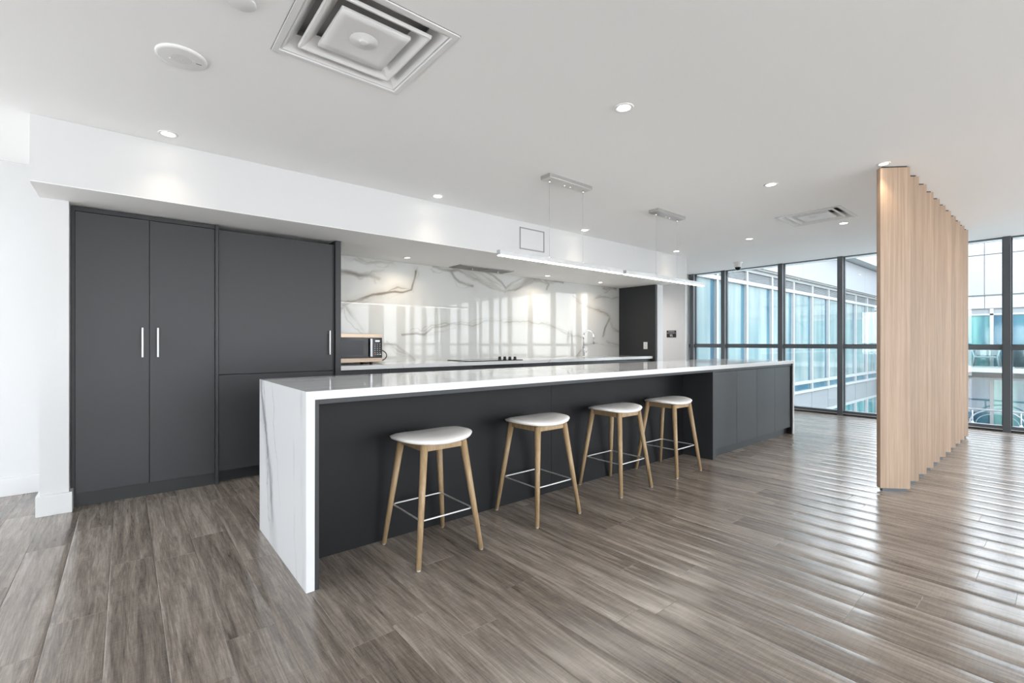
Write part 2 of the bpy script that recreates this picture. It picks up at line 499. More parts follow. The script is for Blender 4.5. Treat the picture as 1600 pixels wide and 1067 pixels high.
while x < XE - .02:
    x0, x1 = max(x, XW), min(x + PW, XE)
    y = YS - random.random() * PL
    ytop = 5.10 if x1 < 6.85 or x0 > 8.5 else 7.6
    while y < ytop:
        y0, y1 = max(y, YS), min(y + PL, ytop)
        if y1 - y0 > .02 and x1 - x0 > .01:
            cx, cy = (x0 + x1) / 2, (y0 + y1) / 2
            # how large the plank shows
            sc_ = 0
            for t in (0.1, .5, .9):
                px_, py_ = cx, y0 + (y1 - y0) * t
                d = px_ * Fv.x + py_ * Fv.y; s = px_ * Rv.x + py_ * Rv.y
                hidden = (.70 < px_ < 6.4 and 2.55 < py_ < 3.4) or py_ > 4.45
                if d > 1.2 and abs(s / d) < 1.13 and FPX * EYE / d < 545 and not hidden:
                    sc_ += (x1 - x0) * (y1 - y0) / d ** 3
            planks.append((sc_, x0, x1, y0, y1))
        y += PL
    x += PW
planks.sort(key=lambda p: -p[0])
rest_v, rest_f = [], []
for i, (sc_, x0, x1, y0, y1) in enumerate(planks):
    if i < 290 and sc_ > 0:
        o = bpy.data.objects.new('plank', plank_mesh(x1 - x0, y1 - y0)); COL.objects.link(o)
        o.location = (x0, y0, 0); o.parent = floor
    else:
        v_, f_ = plank_geom(x1 - x0, y1 - y0); b0 = len(rest_v)
        rest_v += [(a + x0, b_ + y0, c) for a, b_, c in v_]; rest_f += [tuple(q + b0 for q in f) for f in f_]
me = bpy.data.meshes.new('more_planks'); me.from_pydata(rest_v, [], rest_f); me.materials.append(MATS['vinyl_plank'])
finish_planks(me)
o = bpy.data.objects.new('more_planks', me); COL.objects.link(o); o.parent = floor; o['kind'] = 'stuff'

# ------------------------------------------------------------------ ceiling with openings for the two air diffusers
V1 = (.518 + .025, 1.139 - .025, 1.73 + .025, 2.36 - .025)
V2 = (5.437 + .02, 6.030 - .02, 1.470 + .02, 2.066 - .02)
mb = MB()
xs = sorted({XW, V1[0], V1[1], V2[0], V2[1], 9.0}); ys = sorted({YS, V1[2], V1[3], V2[2], V2[3], 8.2})
for i in range(len(xs) - 1):
    for j in range(len(ys) - 1):
        cx, cy = (xs[i] + xs[i + 1]) / 2, (ys[j] + ys[j + 1]) / 2
        if any(v[0] < cx < v[1] and v[2] < cy < v[3] for v in (V1, V2)): continue
        mb.quad((xs[i], ys[j], CEIL), (xs[i], ys[j + 1], CEIL), (xs[i + 1], ys[j + 1], CEIL), (xs[i + 1], ys[j], CEIL))
bmesh.ops.remove_doubles(mb.bm, verts=mb.bm.verts, dist=1e-5)
ceiling = struct('ceiling', mb, 'ceiling_paint', 'flat white painted ceiling')
struct('roof_slab', B(XW - .2, 9.0, YS - .2, 8.4, CEIL + .25, CEIL + .45), 'facade_grey', parent=ceiling)
mb = MB()
for a in ((XW - .2, XW, YS - .2, 8.4), (8.98, 9.0, YS - .2, 8.4), (XW, 9.0, YS - .2, YS), (XW, 9.0, 8.2, 8.4)):
    mb.box(a[0], a[1], a[2], a[3], CEIL, CEIL + .25)
struct('roof_edge', mb, 'facade_grey', parent=ceiling)

# ------------------------------------------------------------------ walls, bulkhead, pillars
bulk = struct('bulkhead', B(-.435, 6.895, BULK_Y, 5.5, SOFF + .004, CEIL - .001), 'white_paint', 'long white dropped bulkhead over the kitchen niche')
B(-.435, 6.895, BULK_Y, 5.5, SOFF, SOFF + .004).build('soffit_brightener', 'ceiling_paint', bulk)  # thin skin in paler paint, added to brighten the dim underside
struct('wall_back', B(-.30, 6.74, NICHE_Y, 5.5, 0, SOFF), 'white_paint', 'wall behind the kitchen niche')
struct('wall_left', B(XW - .2, -.435, 5.08, 5.5, 0, CEIL), 'white_paint', 'bright white wall behind the left pillar')
struct('pillar_left', B(-.435, -.294, 4.335, NICHE_Y, 0, SOFF), 'white_paint', 'narrow white pillar beside the tall pantry cabinet')
struct('pillar_right', B(6.737, 6.892, 4.36, 8.2, 0, SOFF), 'white_paint', 'narrow white pillar beside the dark end panel')
struct('wall_passage_top', B(6.737, 6.892, 5.5, 8.2, SOFF, CEIL), 'white_paint', 'white wall above the passage')
struct('wall_passage', B(8.54, 8.98, 4.9, 8.2, 0, CEIL), 'white_paint', 'pale wall of the passage that carries the black sign')
struct('wall_passage_end', B(6.89, 8.54, 7.6, 7.8, 0, CEIL), 'white_paint', 'white end wall of the passage')
struct('wall_south', MB().box(6.1, 6.4, YS - .2, YS, 0, CEIL), 'white_paint', 'white wall behind the camera')
struct('wall_west', MB().box(XW - .2, XW, YS, 1.95, 0, CEIL), 'white_paint', 'white wall beside the side window')
# baseboards
BBH, BBT = .136, .018
mb = B(-.452, -.276, 4.315, 4.335, 0, BBH, .003); mb.box(-.452, -.435, 4.335, 5.08, 0, BBH, .003)
mb.box(-.294, -.276, 4.335, 4.44, 0, BBH + .0, .003)
struct('baseboard_pillar', mb, 'trim_white', 'tall white baseboard around the pillar foot')
struct('baseboard_left', B(XW, -.452, 5.062, 5.08, 0, BBH, .003), 'trim_white', 'tall white baseboard along the bright wall')
mb = B(6.737, 6.908, 4.342, 4.36, 0, BBH, .003); mb.box(6.892, 6.908, 4.36, 7.6, 0, BBH, .003)
struct('baseboard_right', mb, 'trim_white', 'white baseboard around the far pillar')
mb = B(8.522, 8.54, 4.882, 7.6, 0, BBH, .003); mb.box(8.54, 8.66, 4.882, 4.9, 0, BBH, .003)
struct('baseboard_passage', mb, 'trim_white', 'white baseboard along the passage wall')

# ------------------------------------------------------------------ glazing
def glazed_wall(name, label, axis, plane, inward, a0, a1, muls, rail=(1.047, 1.11), glass='window_glass'):
    """axis: direction along the wall; plane: glass plane; inward: sign towards the room"""
    root = structroot(name, label)
    def bx(u0, u1, d0, d1, z0, z1):
        lo, hi = sorted((plane + inward * d0, plane + inward * d1))
        return B(lo, hi, u0, u1, z0, z1) if axis == 'y' else B(u0, u1, lo, hi, z0, z1)
    w = .036
    for m_ in muls:
        o = bx(m_ - w, m_ + w, -.02, .10, 0, CEIL).build('mullion', 'window_frame', root)
        lo, hi = sorted((plane - inward * .02, plane + inward * .035))
        for s in (-1, 1):
            u0, u1 = sorted((m_ + s * w, m_ + s * (w + .010)))
            (B(lo, hi, u0, u1, 0, CEIL) if axis == 'y' else B(u0, u1, lo, hi, 0, CEIL)).build('gasket', 'window_gasket', o)
    edges = [a0] + list(muls) + [a1]
    bx(a0, a1, -.02, .06, CEIL - .012, CEIL).build('head_frame', 'window_frame', root)
    bx(a0, a1, -.02, .07, .032, .072).build('sill_frame', 'window_frame', root)
    bx(a0, a1, -.02, .075, .022, .032).build('sill_strip', 'alu_strip', root)
    bx(a0, a1, -.02, .07, 0, .022).build('sill_gap', 'black_gap', root)
    for i in range(len(edges) - 1):
        u0, u1 = edges[i] + (w if i > 0 else 0), edges[i + 1] - (w if i < len(edges) - 2 else 0)
        t = bx(u0, u1, -.02, .07, rail[0], rail[1]).build('transom', 'window_frame', root)
        bx(u0, u1, -.02, .03, rail[1], rail[1] + .008).build('gasket', 'window_gasket', t)
        bx(u0, u1, -.006, .006, .072, rail[0]).build('pane', glass, root)
        bx(u0, u1, -.006, .006, rail[1], CEIL - .012).build('pane', glass, root)
    return root
east = [4.825, 4.203, 3.206, 2.336, 1.434, .532, -.372, -1.276, -2.18, -3.084, -3.95]
glazed_wall('window_1', 'dark framed floor-to-ceiling glazing looking onto the courtyard', 'y', XE, -1, YS, 4.9, sorted(east), glass='window_glass_tinted')
glazed_wall('window_2', 'side window wall lighting the bright left side', 'y', XW, 1, 1.95, 5.08, [2.0, 2.98, 3.98, 5.03])
glazed_wall('window_3', 'window wall behind the camera', 'x', YS, 1, 6.4, XE, [6.44, 7.2, 7.95, 8.7])
glazed_wall('fill_window', 'added wide window wall behind the camera for fill daylight', 'x', YS, 1, XW, 6.1, [-3.5, -2.3, -1.1, .1, 1.3, 2.5, 3.7, 4.9, 6.05])  # unseen glazing added to fill the room with daylight

# ------------------------------------------------------------------ tall pantry cabinet
DY = 4.42      # door faces
def bar_handle(x, z0, z1, parent, mat='brushed_steel', y=DY):
    mb = B(x - .006, x + .006, y - .034, y - .022, z0, z1, .0015)
    mb.box(x - .005, x + .005, y - .024, y, z0 + .012, z0 + .026); mb.box(x - .005, x + .005, y - .024, y, z1 - .026, z1 - .012)
    return mb.build('handle', mat, parent)
t = thing('pantry_cabinet', 'tall charcoal double-door pantry cabinet next to the white pillar', 'cabinet', (.13, 4.44, 0))
mb = B(-.292, -.2705, DY + .01, 5.12, 0, 2.093); mb.box(-.2705, .556, DY + .03, 5.12, .093, 2.08)
mb.build('carcass', 'laminate_dark', t)
B(-.2705, .556, DY + .004, DY + .03, 2.062, 2.093).build('top_filler', 'laminate_dark', t)
d = B(-.2685, .1375, DY, DY + .022, .095, 2.058, .0012).build('door', 'laminate', t); bar_handle(.097, 1.035, 1.255, d)
d = B(.1405, .5545, DY, DY + .022, .095, 2.058, .0012).build('door', 'laminate', t); bar_handle(.188, 1.035, 1.255, d)
B(-.2705, .556, DY + .012, DY + .03, 0, .092).build('toe_kick', 'laminate_dark', t)
B(.557, .578, DY - .018, 5.12, 0, 2.093, .001).build('end_panel', 'laminate', t)

# ------------------------------------------------------------------ panelled refrigerator
t = thing('refrigerator', 'charcoal panel-fronted refrigerator with one wide door and lower drawer', 'refrigerator', (1.04, 4.44, 0))
B(.60, 1.49, DY + .05, 5.12, .10, 2.02).build('body', 'laminate_dark', t)
d = B(.582, 1.487, DY, DY + .022, .885, 2.058, .0012).build('door', 'laminate', t); bar_handle(1.457, 1.033, 1.255, d)
B(.582, 1.487, DY, DY + .022, .103, .880, .0012).build('freezer_drawer', 'laminate', t)
B(.582, 1.500, DY + .075, DY + .09, 0, .10).build('toe_kick', 'laminate_dark', t)
B(1.489, 1.509, DY + .008, 5.12, 0, 2.06).build('side_filler', 'black_gap', t)
B(1.512, 1.562, DY - .02, 5.12, 0, 2.098, .001).build('end_panel', 'laminate', t)

# ------------------------------------------------------------------ back run: base cabinets
units = [(1.564, 2.57, 2, 'charcoal base cabinet under the microwave'),
         (2.57, 3.11, 1, 'narrow charcoal base cabinet between microwave and cooktop'),
         (3.11, 3.88, 0, 'charcoal drawer cabinet with black grip recess under the cooktop'),
         (3.88, 4.91, 2, 'wide charcoal base cabinet just beyond the cooktop'),
         (4.91, 5.46, 1, 'charcoal base cabinet below the faucet'),
         (5.46, 6.05, 1, 'charcoal base cabinet beyond the faucet under the sink'),
         (6.05, 6.698, 0, 'charcoal panelled dishwasher front with black top strip in the far corner')]
FY = 4.45
for (x0, x1, nd, lab) in units:
    t = thing('base_cabinet' if nd or x0 < 4 else 'dishwasher', lab, 'cabinet' if nd or x0 < 4 else 'dishwasher', ((x0 + x1) / 2, FY, 0), 'back run of base units')
    B(x0 + .001, x1 - .001, FY + .022, 5.10, .10, .66).build('body', 'laminate_dark', t)
    mb = B(x0 + .001, x0 + .019, FY + .022, 5.10, .66, .878); mb.box(x1 - .019, x1 - .001, FY + .022, 5.10, .66, .878)
    mb.box(x0 + .02, x1 - .02, FY + .022, FY + .04, .66, .878)
    mb.build('carcass_rim', 'laminate_dark', t)
    B(x0 + .001, x1 - .001, FY + .06, FY + .075, 0, .10).build('toe_kick', 'laminate_dark', t)
    if nd:
        wdt = (x1 - x0) / nd
        for k in range(nd):
            B(x0 + wdt * k + .0015, x0 + wdt * (k + 1) - .0015, FY, FY + .021, .10, .872, .001).build('door', 'laminate', t)
    else:
        B(x0 + .0015, x1 - .0015, FY, FY + .021, .10, .846, .001).build('drawer_front', 'laminate', t)
        B(x0 + .0015, x1 - .0015, FY + .012, FY + .021, .848, .876).build('grip_recess', 'black_gap', t)

# worktop with a cut-out for the sink
SX0, SX1, SY0, SY1 = 5.50, 6.01, 4.60, 4.90
mb = MB()
xs_ = (1.564, SX0, SX1, 6.698); ys_ = (4.425, SY0, SY1, 5.105)
grid = {}
for zi, z in enumerate((.88, .92)):
    for i, xx in enumerate(xs_):
        for j, yy in enumerate(ys_): grid[i, j, zi] = mb.bm.verts.new((xx, yy, z))
for i in range(3):
    for j in range(3):
        if (i, j) == (1, 1): continue
        mb.bm.faces.new([grid[a] for a in ((i, j, 1), (i + 1, j, 1), (i + 1, j + 1, 1), (i, j + 1, 1))])
        mb.bm.faces.new([grid[a] for a in ((i, j, 0), (i, j + 1, 0), (i + 1, j + 1, 0), (i + 1, j, 0))])
for i in range(3):
    for j, jj in ((0, 0), (3, 3)): mb.bm.faces.new([grid[a] for a in ((i, j, 0), (i + 1, j, 0), (i + 1, j, 1), (i, j, 1))])
    for ii in (0, 3): mb.bm.faces.new([grid[a] for a in ((ii, i, 0), (ii, i + 1, 0), (ii, i + 1, 1), (ii, i, 1))])
for a, b_ in (((1, 1), (2, 1)), ((2, 1), (2, 2)), ((2, 2), (1, 2)), ((1, 2), (1, 1))):
    mb.bm.faces.new([grid[(*a, 0)], grid[(*b_, 0)], grid[(*b_, 1)], grid[(*a, 1)]])
o = mb.build('worktop', 'quartz'); tag(o, 'white veined stone worktop along the marble backsplash', 'worktop')
# sink
mb = MB()
mb.box(SX0 - .012, SX1 + .012, SY0 - .012, SY0, .68, .879); mb.box(SX0 - .012, SX1 + .012, SY1, SY1 + .012, .68, .879)
mb.box(SX0 - .012, SX0, SY0, SY1, .68, .879); mb.box(SX1, SX1 + .012, SY0, SY1, .68, .879)
mb.box(SX0 - .012, SX1 + .012, SY0 - .012, SY1 + .012, .668, .68)
t = thing('sink', 'undermount steel sink set in the back worktop', 'sink', ((SX0 + SX1) / 2, (SY0 + SY1) / 2, .668))
mb.build('basin', 'brushed_steel', t)
MB().lathe(((SX0 + SX1) / 2, (SY0 + SY1) / 2, .681), [(.045, 0), (.04, .004), (.02, .002)], 20).build('drain', 'chrome', t)
# faucet
fx, fy = 5.62, 4.985
t = thing('faucet', 'chrome gooseneck pull-down faucet on the back worktop', 'faucet', (fx, fy, .92))
MB().lathe((fx, fy, .92), [(.030, 0), (.030, .006), (.023, .012), (.023, .13), (.019, .14)], 20).build('base', 'chrome', t)
arc = [(fx, fy, 1.04), (fx, fy, 1.25)] + [(fx + .035 * (1 - math.cos(a)), fy - .075 * (1 - math.cos(a)), 1.25 + .082 * math.sin(a)) for a in [math.pi * k / 12 for k in range(1, 12)]] + [(fx + .07, fy - .15, 1.245), (fx + .072, fy - .152, 1.22)]
MB().tube(arc, .0125, 12).build('spout', 'chrome', t)
MB().cyl((fx + .072, fy - .152, 1.225), (fx + .076, fy - .158, 1.12), .0165, .0185, 14).build('spray_head', 'nickel', t)
h_ = MB().cyl((fx + .018, fy, .99), (fx + .055, fy - .01, .99), .013, .012, 12).build('lever_hub', 'chrome', t)
MB().cyl((fx + .05, fy - .01, .99), (fx + .085, fy - .03, 1.035), .006, .0045, 10).build('lever', 'chrome', t)

# cooktop
t = thing('cooktop', 'black glass cooktop with four control knobs on the back worktop', 'cooktop', (3.5, 4.75, .92))
B(3.10, 3.90, 4.475, 4.995, .9202, .928, .002).build('glass_plate', 'black_glass', t)
for (cx, cy, rr_) in ((3.27, 4.62, .085), (3.27, 4.86, .07), (3.53, 4.86, .10), (3.56, 4.62, .07)):
    MB().lathe((cx, cy, .928), [(rr_, 0), (rr_, .0004), (rr_ - .004, .0004), (rr_ - .004, 0)], 32, False, False).build('burner_ring', 'button_print', t)
for k in range(4):
    cx, cy = 3.70 + .047 * k, 4.70 - .045 * k
    kn = MB().lathe((cx, cy, .928), [(.023, 0), (.023, .006), (.019, .008), (.018, .034), (.015, .036)], 18).build('knob', 'black_plastic', t)
    B(cx - .002, cx + .002, cy - .017, cy - .002, .9635, .9655).build('pointer', 'button_print', kn)

# microwave
MX0, MX1, MY, MZ = 1.59, 2.105, 4.70, .94
t = thing('microwave', 'black and steel countertop microwave beside the tall end panel', 'microwave', ((MX0 + MX1) / 2, MY + .18, .92))
B(MX0, MX1, MY + .02, MY + .36, MZ, MZ + .295, .003).build('body', 'black_plastic', t)
B(MX0, MX1, MY, MY + .02, MZ + .255, MZ + .295, .002).build('top_band', 'bronze_steel', t)
B(MX0, MX1, MY, MY + .02, MZ, MZ + .042, .002).build('bottom_band', 'bronze_steel', t)
dr = B(MX0, MX1 - .112, MY, MY + .02, MZ + .043, MZ + .254, .001).build('door', 'black_glass', t)
B(MX0 + .03, MX1 - .205, MY - .001, MY + .001, MZ + .072, MZ + .226).build('window', 'grey_mesh_glass', dr)
mb = B(MX1 - .142, MX1 - .118, MY - .03, MY - .018, MZ + .055, MZ + .245, .003)
mb.box(MX1 - .136, MX1 - .124, MY - .02, MY, MZ + .065, MZ + .08); mb.box(MX1 - .136, MX1 - .124, MY - .02, MY, MZ + .22, MZ + .235)
mb.build('handle', 'brushed_steel', dr)
cp = B(MX1 - .109, MX1, MY, MY + .02, MZ + .043, MZ + .254, .001).build('control_panel', 'black_glass', t)
B(MX1 - .075, MX1 - .028, MY - .001, MY, MZ + .212, MZ + .228).build('display', 'display_glow', cp)
for r_ in range(6):
    for c in range(3):
        bx_, bz_ = MX1 - .085 + .027 * c, MZ + .185 - .022 * r_
        last = r_ == 5
        B(bx_, bx_ + (.018 if last else .010), MY - .0012, MY, bz_, bz_ + (.009 if last else .005)).build('button', 'button_red' if (last and c == 0) else 'button_print', cp)
for (cx, cy) in ((MX0 + .04, MY + .05), (MX1 - .1, MY + .05), (MX0 + .04, MY + .31), (MX1 - .1, MY + .31)):
    MB().cyl((cx, cy, .92), (cx, cy, MZ + .002), .016, .018, 12).build('foot', 'black_plastic', t)
cpts = []
for k in range(25):
    a = k / 24
    ang = math.pi * (.5 - a)
    cpts.append((MX1 + .002 + .168 * max(0, math.cos(ang)) ** .8, MY + .27 - .02 * a, 1.0 + .072 * math.sin(ang)))
cpts += [(MX1 - .05, MY + .25, .927), (MX1 - .10, MY + .27, .927)]
MB().tube(cpts, .0062, 8).build('power_cord', 'cord_brown', t)

# dark end panel + outlet
o = B(6.70, 6.736, 4.375, 5.125, 0, 2.098, .001).build('end_panel', 'laminate'); tag(o, 'tall charcoal end panel closing the kitchen niche', 'panel')
t = thing('wall_outlet', 'white wall outlet on the charcoal end panel', 'outlet', (6.70, 4.563, 1.09))
B(6.693, 6.70, 4.526, 4.600, 1.035, 1.152, .002).build('cover_plate', 'white_plastic', t)
for z in (1.068, 1.119): B(6.6915, 6.694, 4.548, 4.578, z - .014, z + .014, .001).build('socket', 'trim_white', t)

# ------------------------------------------------------------------ marble backsplash (vein map from traced vein lines)
F3 = np.array([math.cos(YAW), math.sin(YAW), 0]); R3 = np.array([math.sin(YAW), -math.cos(YAW), 0])
BSY = 5.108
def wall_xz(px, py):      # a vein traced on the slab: photo position -> position on the slab
    d = F3 * FPX + R3 * (px - 800); d = np.array([d[0], d[1], 535.0 - py]); t_ = BSY / d[1]
    return d[0] * t_, EYE + d[2] * t_
veins = [  # (width m, strength, points)
 (.022, .75, [(528, 395), (538, 402), (547, 407), (556, 405), (566, 408)]),
 (.012, .5, [(556, 405), (572, 412), (590, 409), (612, 413)]),
 (.020, .75, [(530, 423), (547, 426), (561, 430.5), (578, 429.5), (592, 436)]),
 (.012, .45, [(578, 429.5), (586, 422), (600, 420)]),
 (.010, .9, [(536, 475), (557, 470.7), (571.5, 465.6), (584, 459.4), (600, 458.3), (615, 454.6), (629, 454.6), (643.7, 452), (649, 433.6), (652, 424)]),
 (.016, .75, [(533, 482), (540, 479), (547, 491), (559, 503.7), (569.5, 519)]),
 (.010, .4, [(532, 490), (538, 478), (545, 470)]),
 (.012, .5, [(596, 533), (604.5, 534.6), (623, 539), (635.5, 551), (648, 562.5)]),
 (.008, .35, [(604, 534), (620, 548), (640, 556)]),
 (.010, .6, [(629, 523), (640, 521), (652, 519), (664, 521), (675, 512.5), (689, 510), (707, 506), (722, 504), (735, 505), (750, 504), (772, 501), (790, 499), (810, 502), (832, 505), (860, 507.5), (882, 516), (897, 527)]),
 (.012, .4, [(660, 524), (676, 522), (694, 514), (712, 510)]),
 (.016, .75, [(678, 416), (690, 420), (705, 424), (716, 423), (726, 427), (738, 434), (752, 441), (770, 449), (784, 453), (792, 455)]),
 (.040, .55, [(728, 423), (740, 430), (752, 438), (765, 446), (780, 452)]),
 (.014, .6, [(705, 424), (709, 432), (716, 440), (726, 444), (738, 447)]),
 (.012, .5, [(744, 423), (755, 430), (768, 440), (780, 450)]),
 (.012, .5, [(757, 422), (772, 432), (782, 441), (790, 452)]),
 (.016, .7, [(792, 455), (806, 452), (820, 445), (834, 439), (850, 437), (862, 441), (880, 441)]),
 (.045, .5, [(800, 453), (812, 447), (824, 439), (832, 434), (845, 436)]),
 (.012, .5, [(790, 452), (800, 443), (812, 436), (826, 434)]),
 (.014, .45, [(850, 437), (858, 444), (855, 452)]),
 (.010, .85, [(896, 462), (902.5, 467.5), (921, 478.8), (938, 487), (952, 496.6), (956, 510.6), (967, 517)]),
 (.016, .75, [(953, 498), (949, 506), (945.6, 512.5), (942, 525.6)]),
 (.014, .6, [(930.6, 465.6), (943.8, 464.7), (955, 465.6), (966, 463)]),
 (.022, .65, [(944, 449), (949.4, 451.6), (955, 448), (962, 450.6)]),
 (.012, .6, [(947.5, 531), (957, 536), (968, 539.7)]),
 (.010, .5, [(852, 508), (865, 510.6), (880, 517), (889, 523.8), (906, 525.6), (912, 531)]),
 (.012, .45, [(900.6, 557.5), (908, 548), (914, 538.8), (930.6, 537), (947.5, 539.7), (966, 541)]),
]
NX, NZ = 660, 152
bx0, bx1, bz0, bz1 = 1.564, 6.70, .92, 2.10
gx = np.linspace(bx0, bx1, NX); gz = np.linspace(bz0, bz1, NZ)
GX, GZ = np.meshgrid(gx, gz)
nzx = np.zeros(GX.shape); nzz = np.zeros(GX.shape); cloud = np.zeros(GX.shape)
rs = np.random.RandomState(3)
for k in range(26):       # cheap smooth noise from random waves
    fr_ = 2.2 * 1.19 ** k; an = rs.rand() * 6.283; ph = rs.rand() * 6.283; ph2 = rs.rand() * 6.283
    q = GX * math.cos(an) + GZ * math.sin(an)
    nzx += np.sin(q * fr_ + ph) / fr_ ** .9; nzz += np.sin(q * fr_ + ph2) / fr_ ** .9
    if k < 9: cloud += np.sin(q * fr_ * .7 + ph) / 9
vein = np.zeros(GX.shape); halo = np.zeros(GX.shape); stain = np.zeros(GX.shape)
def waves(seed, f_lo, f_hi, n_, fall):
    r2 = np.random.RandomState(seed); out = np.zeros(GX.shape)
    for k in range(n_):
        f_ = f_lo * (f_hi / f_lo) ** (k / (n_ - 1)); an = r2.rand() * 6.283
        out += np.sin((GX * math.cos(an) + GZ * math.sin(an)) * f_ + r2.rand() * 6.283) * (f_lo / f_) ** fall
    return out
for vi, (wd, st, pts) in enumerate(veins):
    P_ = [wall_xz(*p) for p in pts]
    for rep_, (amp, wf, sf_) in enumerate(((.0065, 1.3, 1.1), (.015, .7, .7), (.026, .5, .5))):
        WXp = GX + amp * waves(50 + vi * 7 + rep_, 7, 110, 14, .95); WZp = GZ + amp * waves(900 + vi * 7 + rep_, 7, 110, 14, .95)
        dist = np.full(GX.shape, 9.0)
        for (a, b_) in zip(P_[:-1], P_[1:]):
            ax_, az_ = a; dx_, dz_ = b_[0] - a[0], b_[1] - a[1]
            t_ = np.clip(((WXp - ax_) * dx_ + (WZp - az_) * dz_) / (dx_ * dx_ + dz_ * dz_), 0, 1)
            dist = np.minimum(dist, np.hypot(WXp - ax_ - t_ * dx_, WZp - az_ - t_ * dz_))
        brk = np.clip(.65 + .35 * waves(300 + vi + 31 * rep_, 3, 30, 8, .5), .15, 1.15)
        loc_w = wd * wf * (.7 + .5 * brk)
        vein = np.maximum(vein, st * sf_ * brk * np.clip(1 - dist / loc_w, 0, 1) ** .6)
        if rep_ == 1:
            halo = np.maximum(halo, st * brk * np.clip(1 - dist / (wd * 4 + .05), 0, 1) ** 1.5)
vein = np.clip(vein, 0, 1); halo = np.clip(halo, 0, 1)
base = np.stack([.60 + .02 * cloud, .605 + .02 * cloud, .59 + .02 * cloud], -1)
vc = np.array([.17, .145, .115]); hc = np.array([.44, .42, .375])
colr = base * (1 - .6 * halo[..., None]) + hc * .6 * halo[..., None]
colr = colr * (1 - .9 * vein[..., None]) + vc * .9 * vein[..., None]
verts = np.stack([GX, np.full(GX.shape, BSY), GZ], -1).reshape(-1, 3)
idx = np.arange(NX * NZ).reshape(NZ, NX)
fc = np.stack([idx[:-1, :-1], idx[:-1, 1:], idx[1:, 1:], idx[1:, :-1]], -1).reshape(-1, 4)
base_n = len(verts)
bv = [(bx0, NICHE_Y - .001, bz0), (bx1, NICHE_Y - .001, bz0), (bx1, NICHE_Y - .001, bz1), (bx0, NICHE_Y - .001, bz1)]
c_ = (int(idx[0, 0]), int(idx[0, -1]), int(idx[-1, -1]), int(idx[-1, 0]))
extra = [(base_n + 3, base_n + 2, base_n + 1, base_n)] + [(c_[i], base_n + i, base_n + (i + 1) % 4, c_[(i + 1) % 4]) for i in range(4)]
me = bpy.data.meshes.new('backsplash')
me.from_pydata(verts.tolist() + bv, [], fc.tolist() + extra)
ca = me.color_attributes.new('vein', 'FLOAT_COLOR', 'POINT')
rgba = np.ones((base_n + 4, 4), np.float32); rgba[:base_n, :3] = colr.reshape(-1, 3); rgba[base_n:, :3] = .7
ca.data.foreach_set('color', rgba.ravel())
me.materials.append(MATS['marble_slab']); me.update()
o = bpy.data.objects.new('backsplash', me); COL.objects.link(o)
tag(o, 'glossy white marble slab backsplash with grey brown book-matched veins', 'backsplash')

# ------------------------------------------------------------------ kitchen island
IX0, IX1, IY0, IY1, IZ = .633, 6.462, 2.230, 3.185, .92
TH = .038
mb = MB().prism([(IX0, 0), (IX0 + TH, 0), (IX0 + TH, IZ - TH), (IX1 - TH, IZ - TH), (IX1 - TH, 0), (IX1, 0), (IX1, IZ), (IX0, IZ)], 'y', IY0, IY1)
bmesh.ops.bevel(mb.bm, geom=list(mb.bm.edges), offset=.0012, segments=1, affect='EDGES')
o = mb.build('island_worktop', 'quartz'); tag(o, 'long white veined stone island top with waterfall ends', 'worktop')
a0, a1 = IX0 + TH + .0005, IX1 - TH - .0005
t = thing('kitchen_island', 'dark charcoal seating side of the kitchen island behind the bar stools', 'kitchen island', (2.5, 2.8, 0))
B(a0, a0 + .020, IY0 + .004, IY1 - .02, 0, .8805, .0008).build('end_liner', 'laminate', t)
B(a0 + .020, 4.40, IY0 + .004, 2.545, .858, .8805, .0008).build('top_liner', 'laminate', t)
KY = 2.55
B(a0 + .021, 2.511, KY, KY + .02, 0, .857, .0008).build('knee_panel', 'laminate_knee_shaded', t)
B(2.513, 4.398, KY, KY + .02, 0, .857, .0008).build('knee_panel', 'laminate_knee_shaded', t)
B(a0 + .021, 4.398, KY + .021, IY1 - .03, .09, .879).build('body', 'laminate_dark', t)
B(a0 + .021, 4.398, KY + .06, IY1 - .09, 0, .089).build('plinth', 'laminate_dark', t)
ed = [4.452, 4.943, 5.435, 5.927, 6.402]
labs = ('charcoal two-door cabinet in the island next to the stools', 'charcoal two-door cabinet at the far end of the island by the windows')
for k in range(2):
    x0, x1 = ed[2 * k], ed[2 * k + 2]
    t = thing('island_cabinet', labs[k], 'cabinet', ((x0 + x1) / 2, 2.5, 0), 'island door cabinets')
    xa = 4.402 if k == 0 else x0
    B(x0, x1, IY0 + .045, IY1 - .03, .089, .879).build('body', 'laminate_dark', t)
    for q in range(2):
        B(ed[2 * k + q] + .0015, ed[2 * k + q + 1] - .0015, IY0 + .022, IY0 + .043, .090, .850, .0008).build('door', 'laminate', t)
    B(x0, x1, IY0 + .065, IY0 + .08, 0, .088).build('toe_kick', 'laminate_dark', t)
    B(x0, x1, IY0 + .012, IY0 + .03, .855, .8805).build('top_filler', 'laminate', t)
    if k == 0: B(4.402, 4.450, IY0 + .006, IY1 - .03, 0, .8805, .0008).build('side_panel', 'laminate', t)
    else: B(6.403, a1, IY0 + .006, IY1 - .03, 0, .8805, .0008).build('side_panel', 'laminate_dark', t)

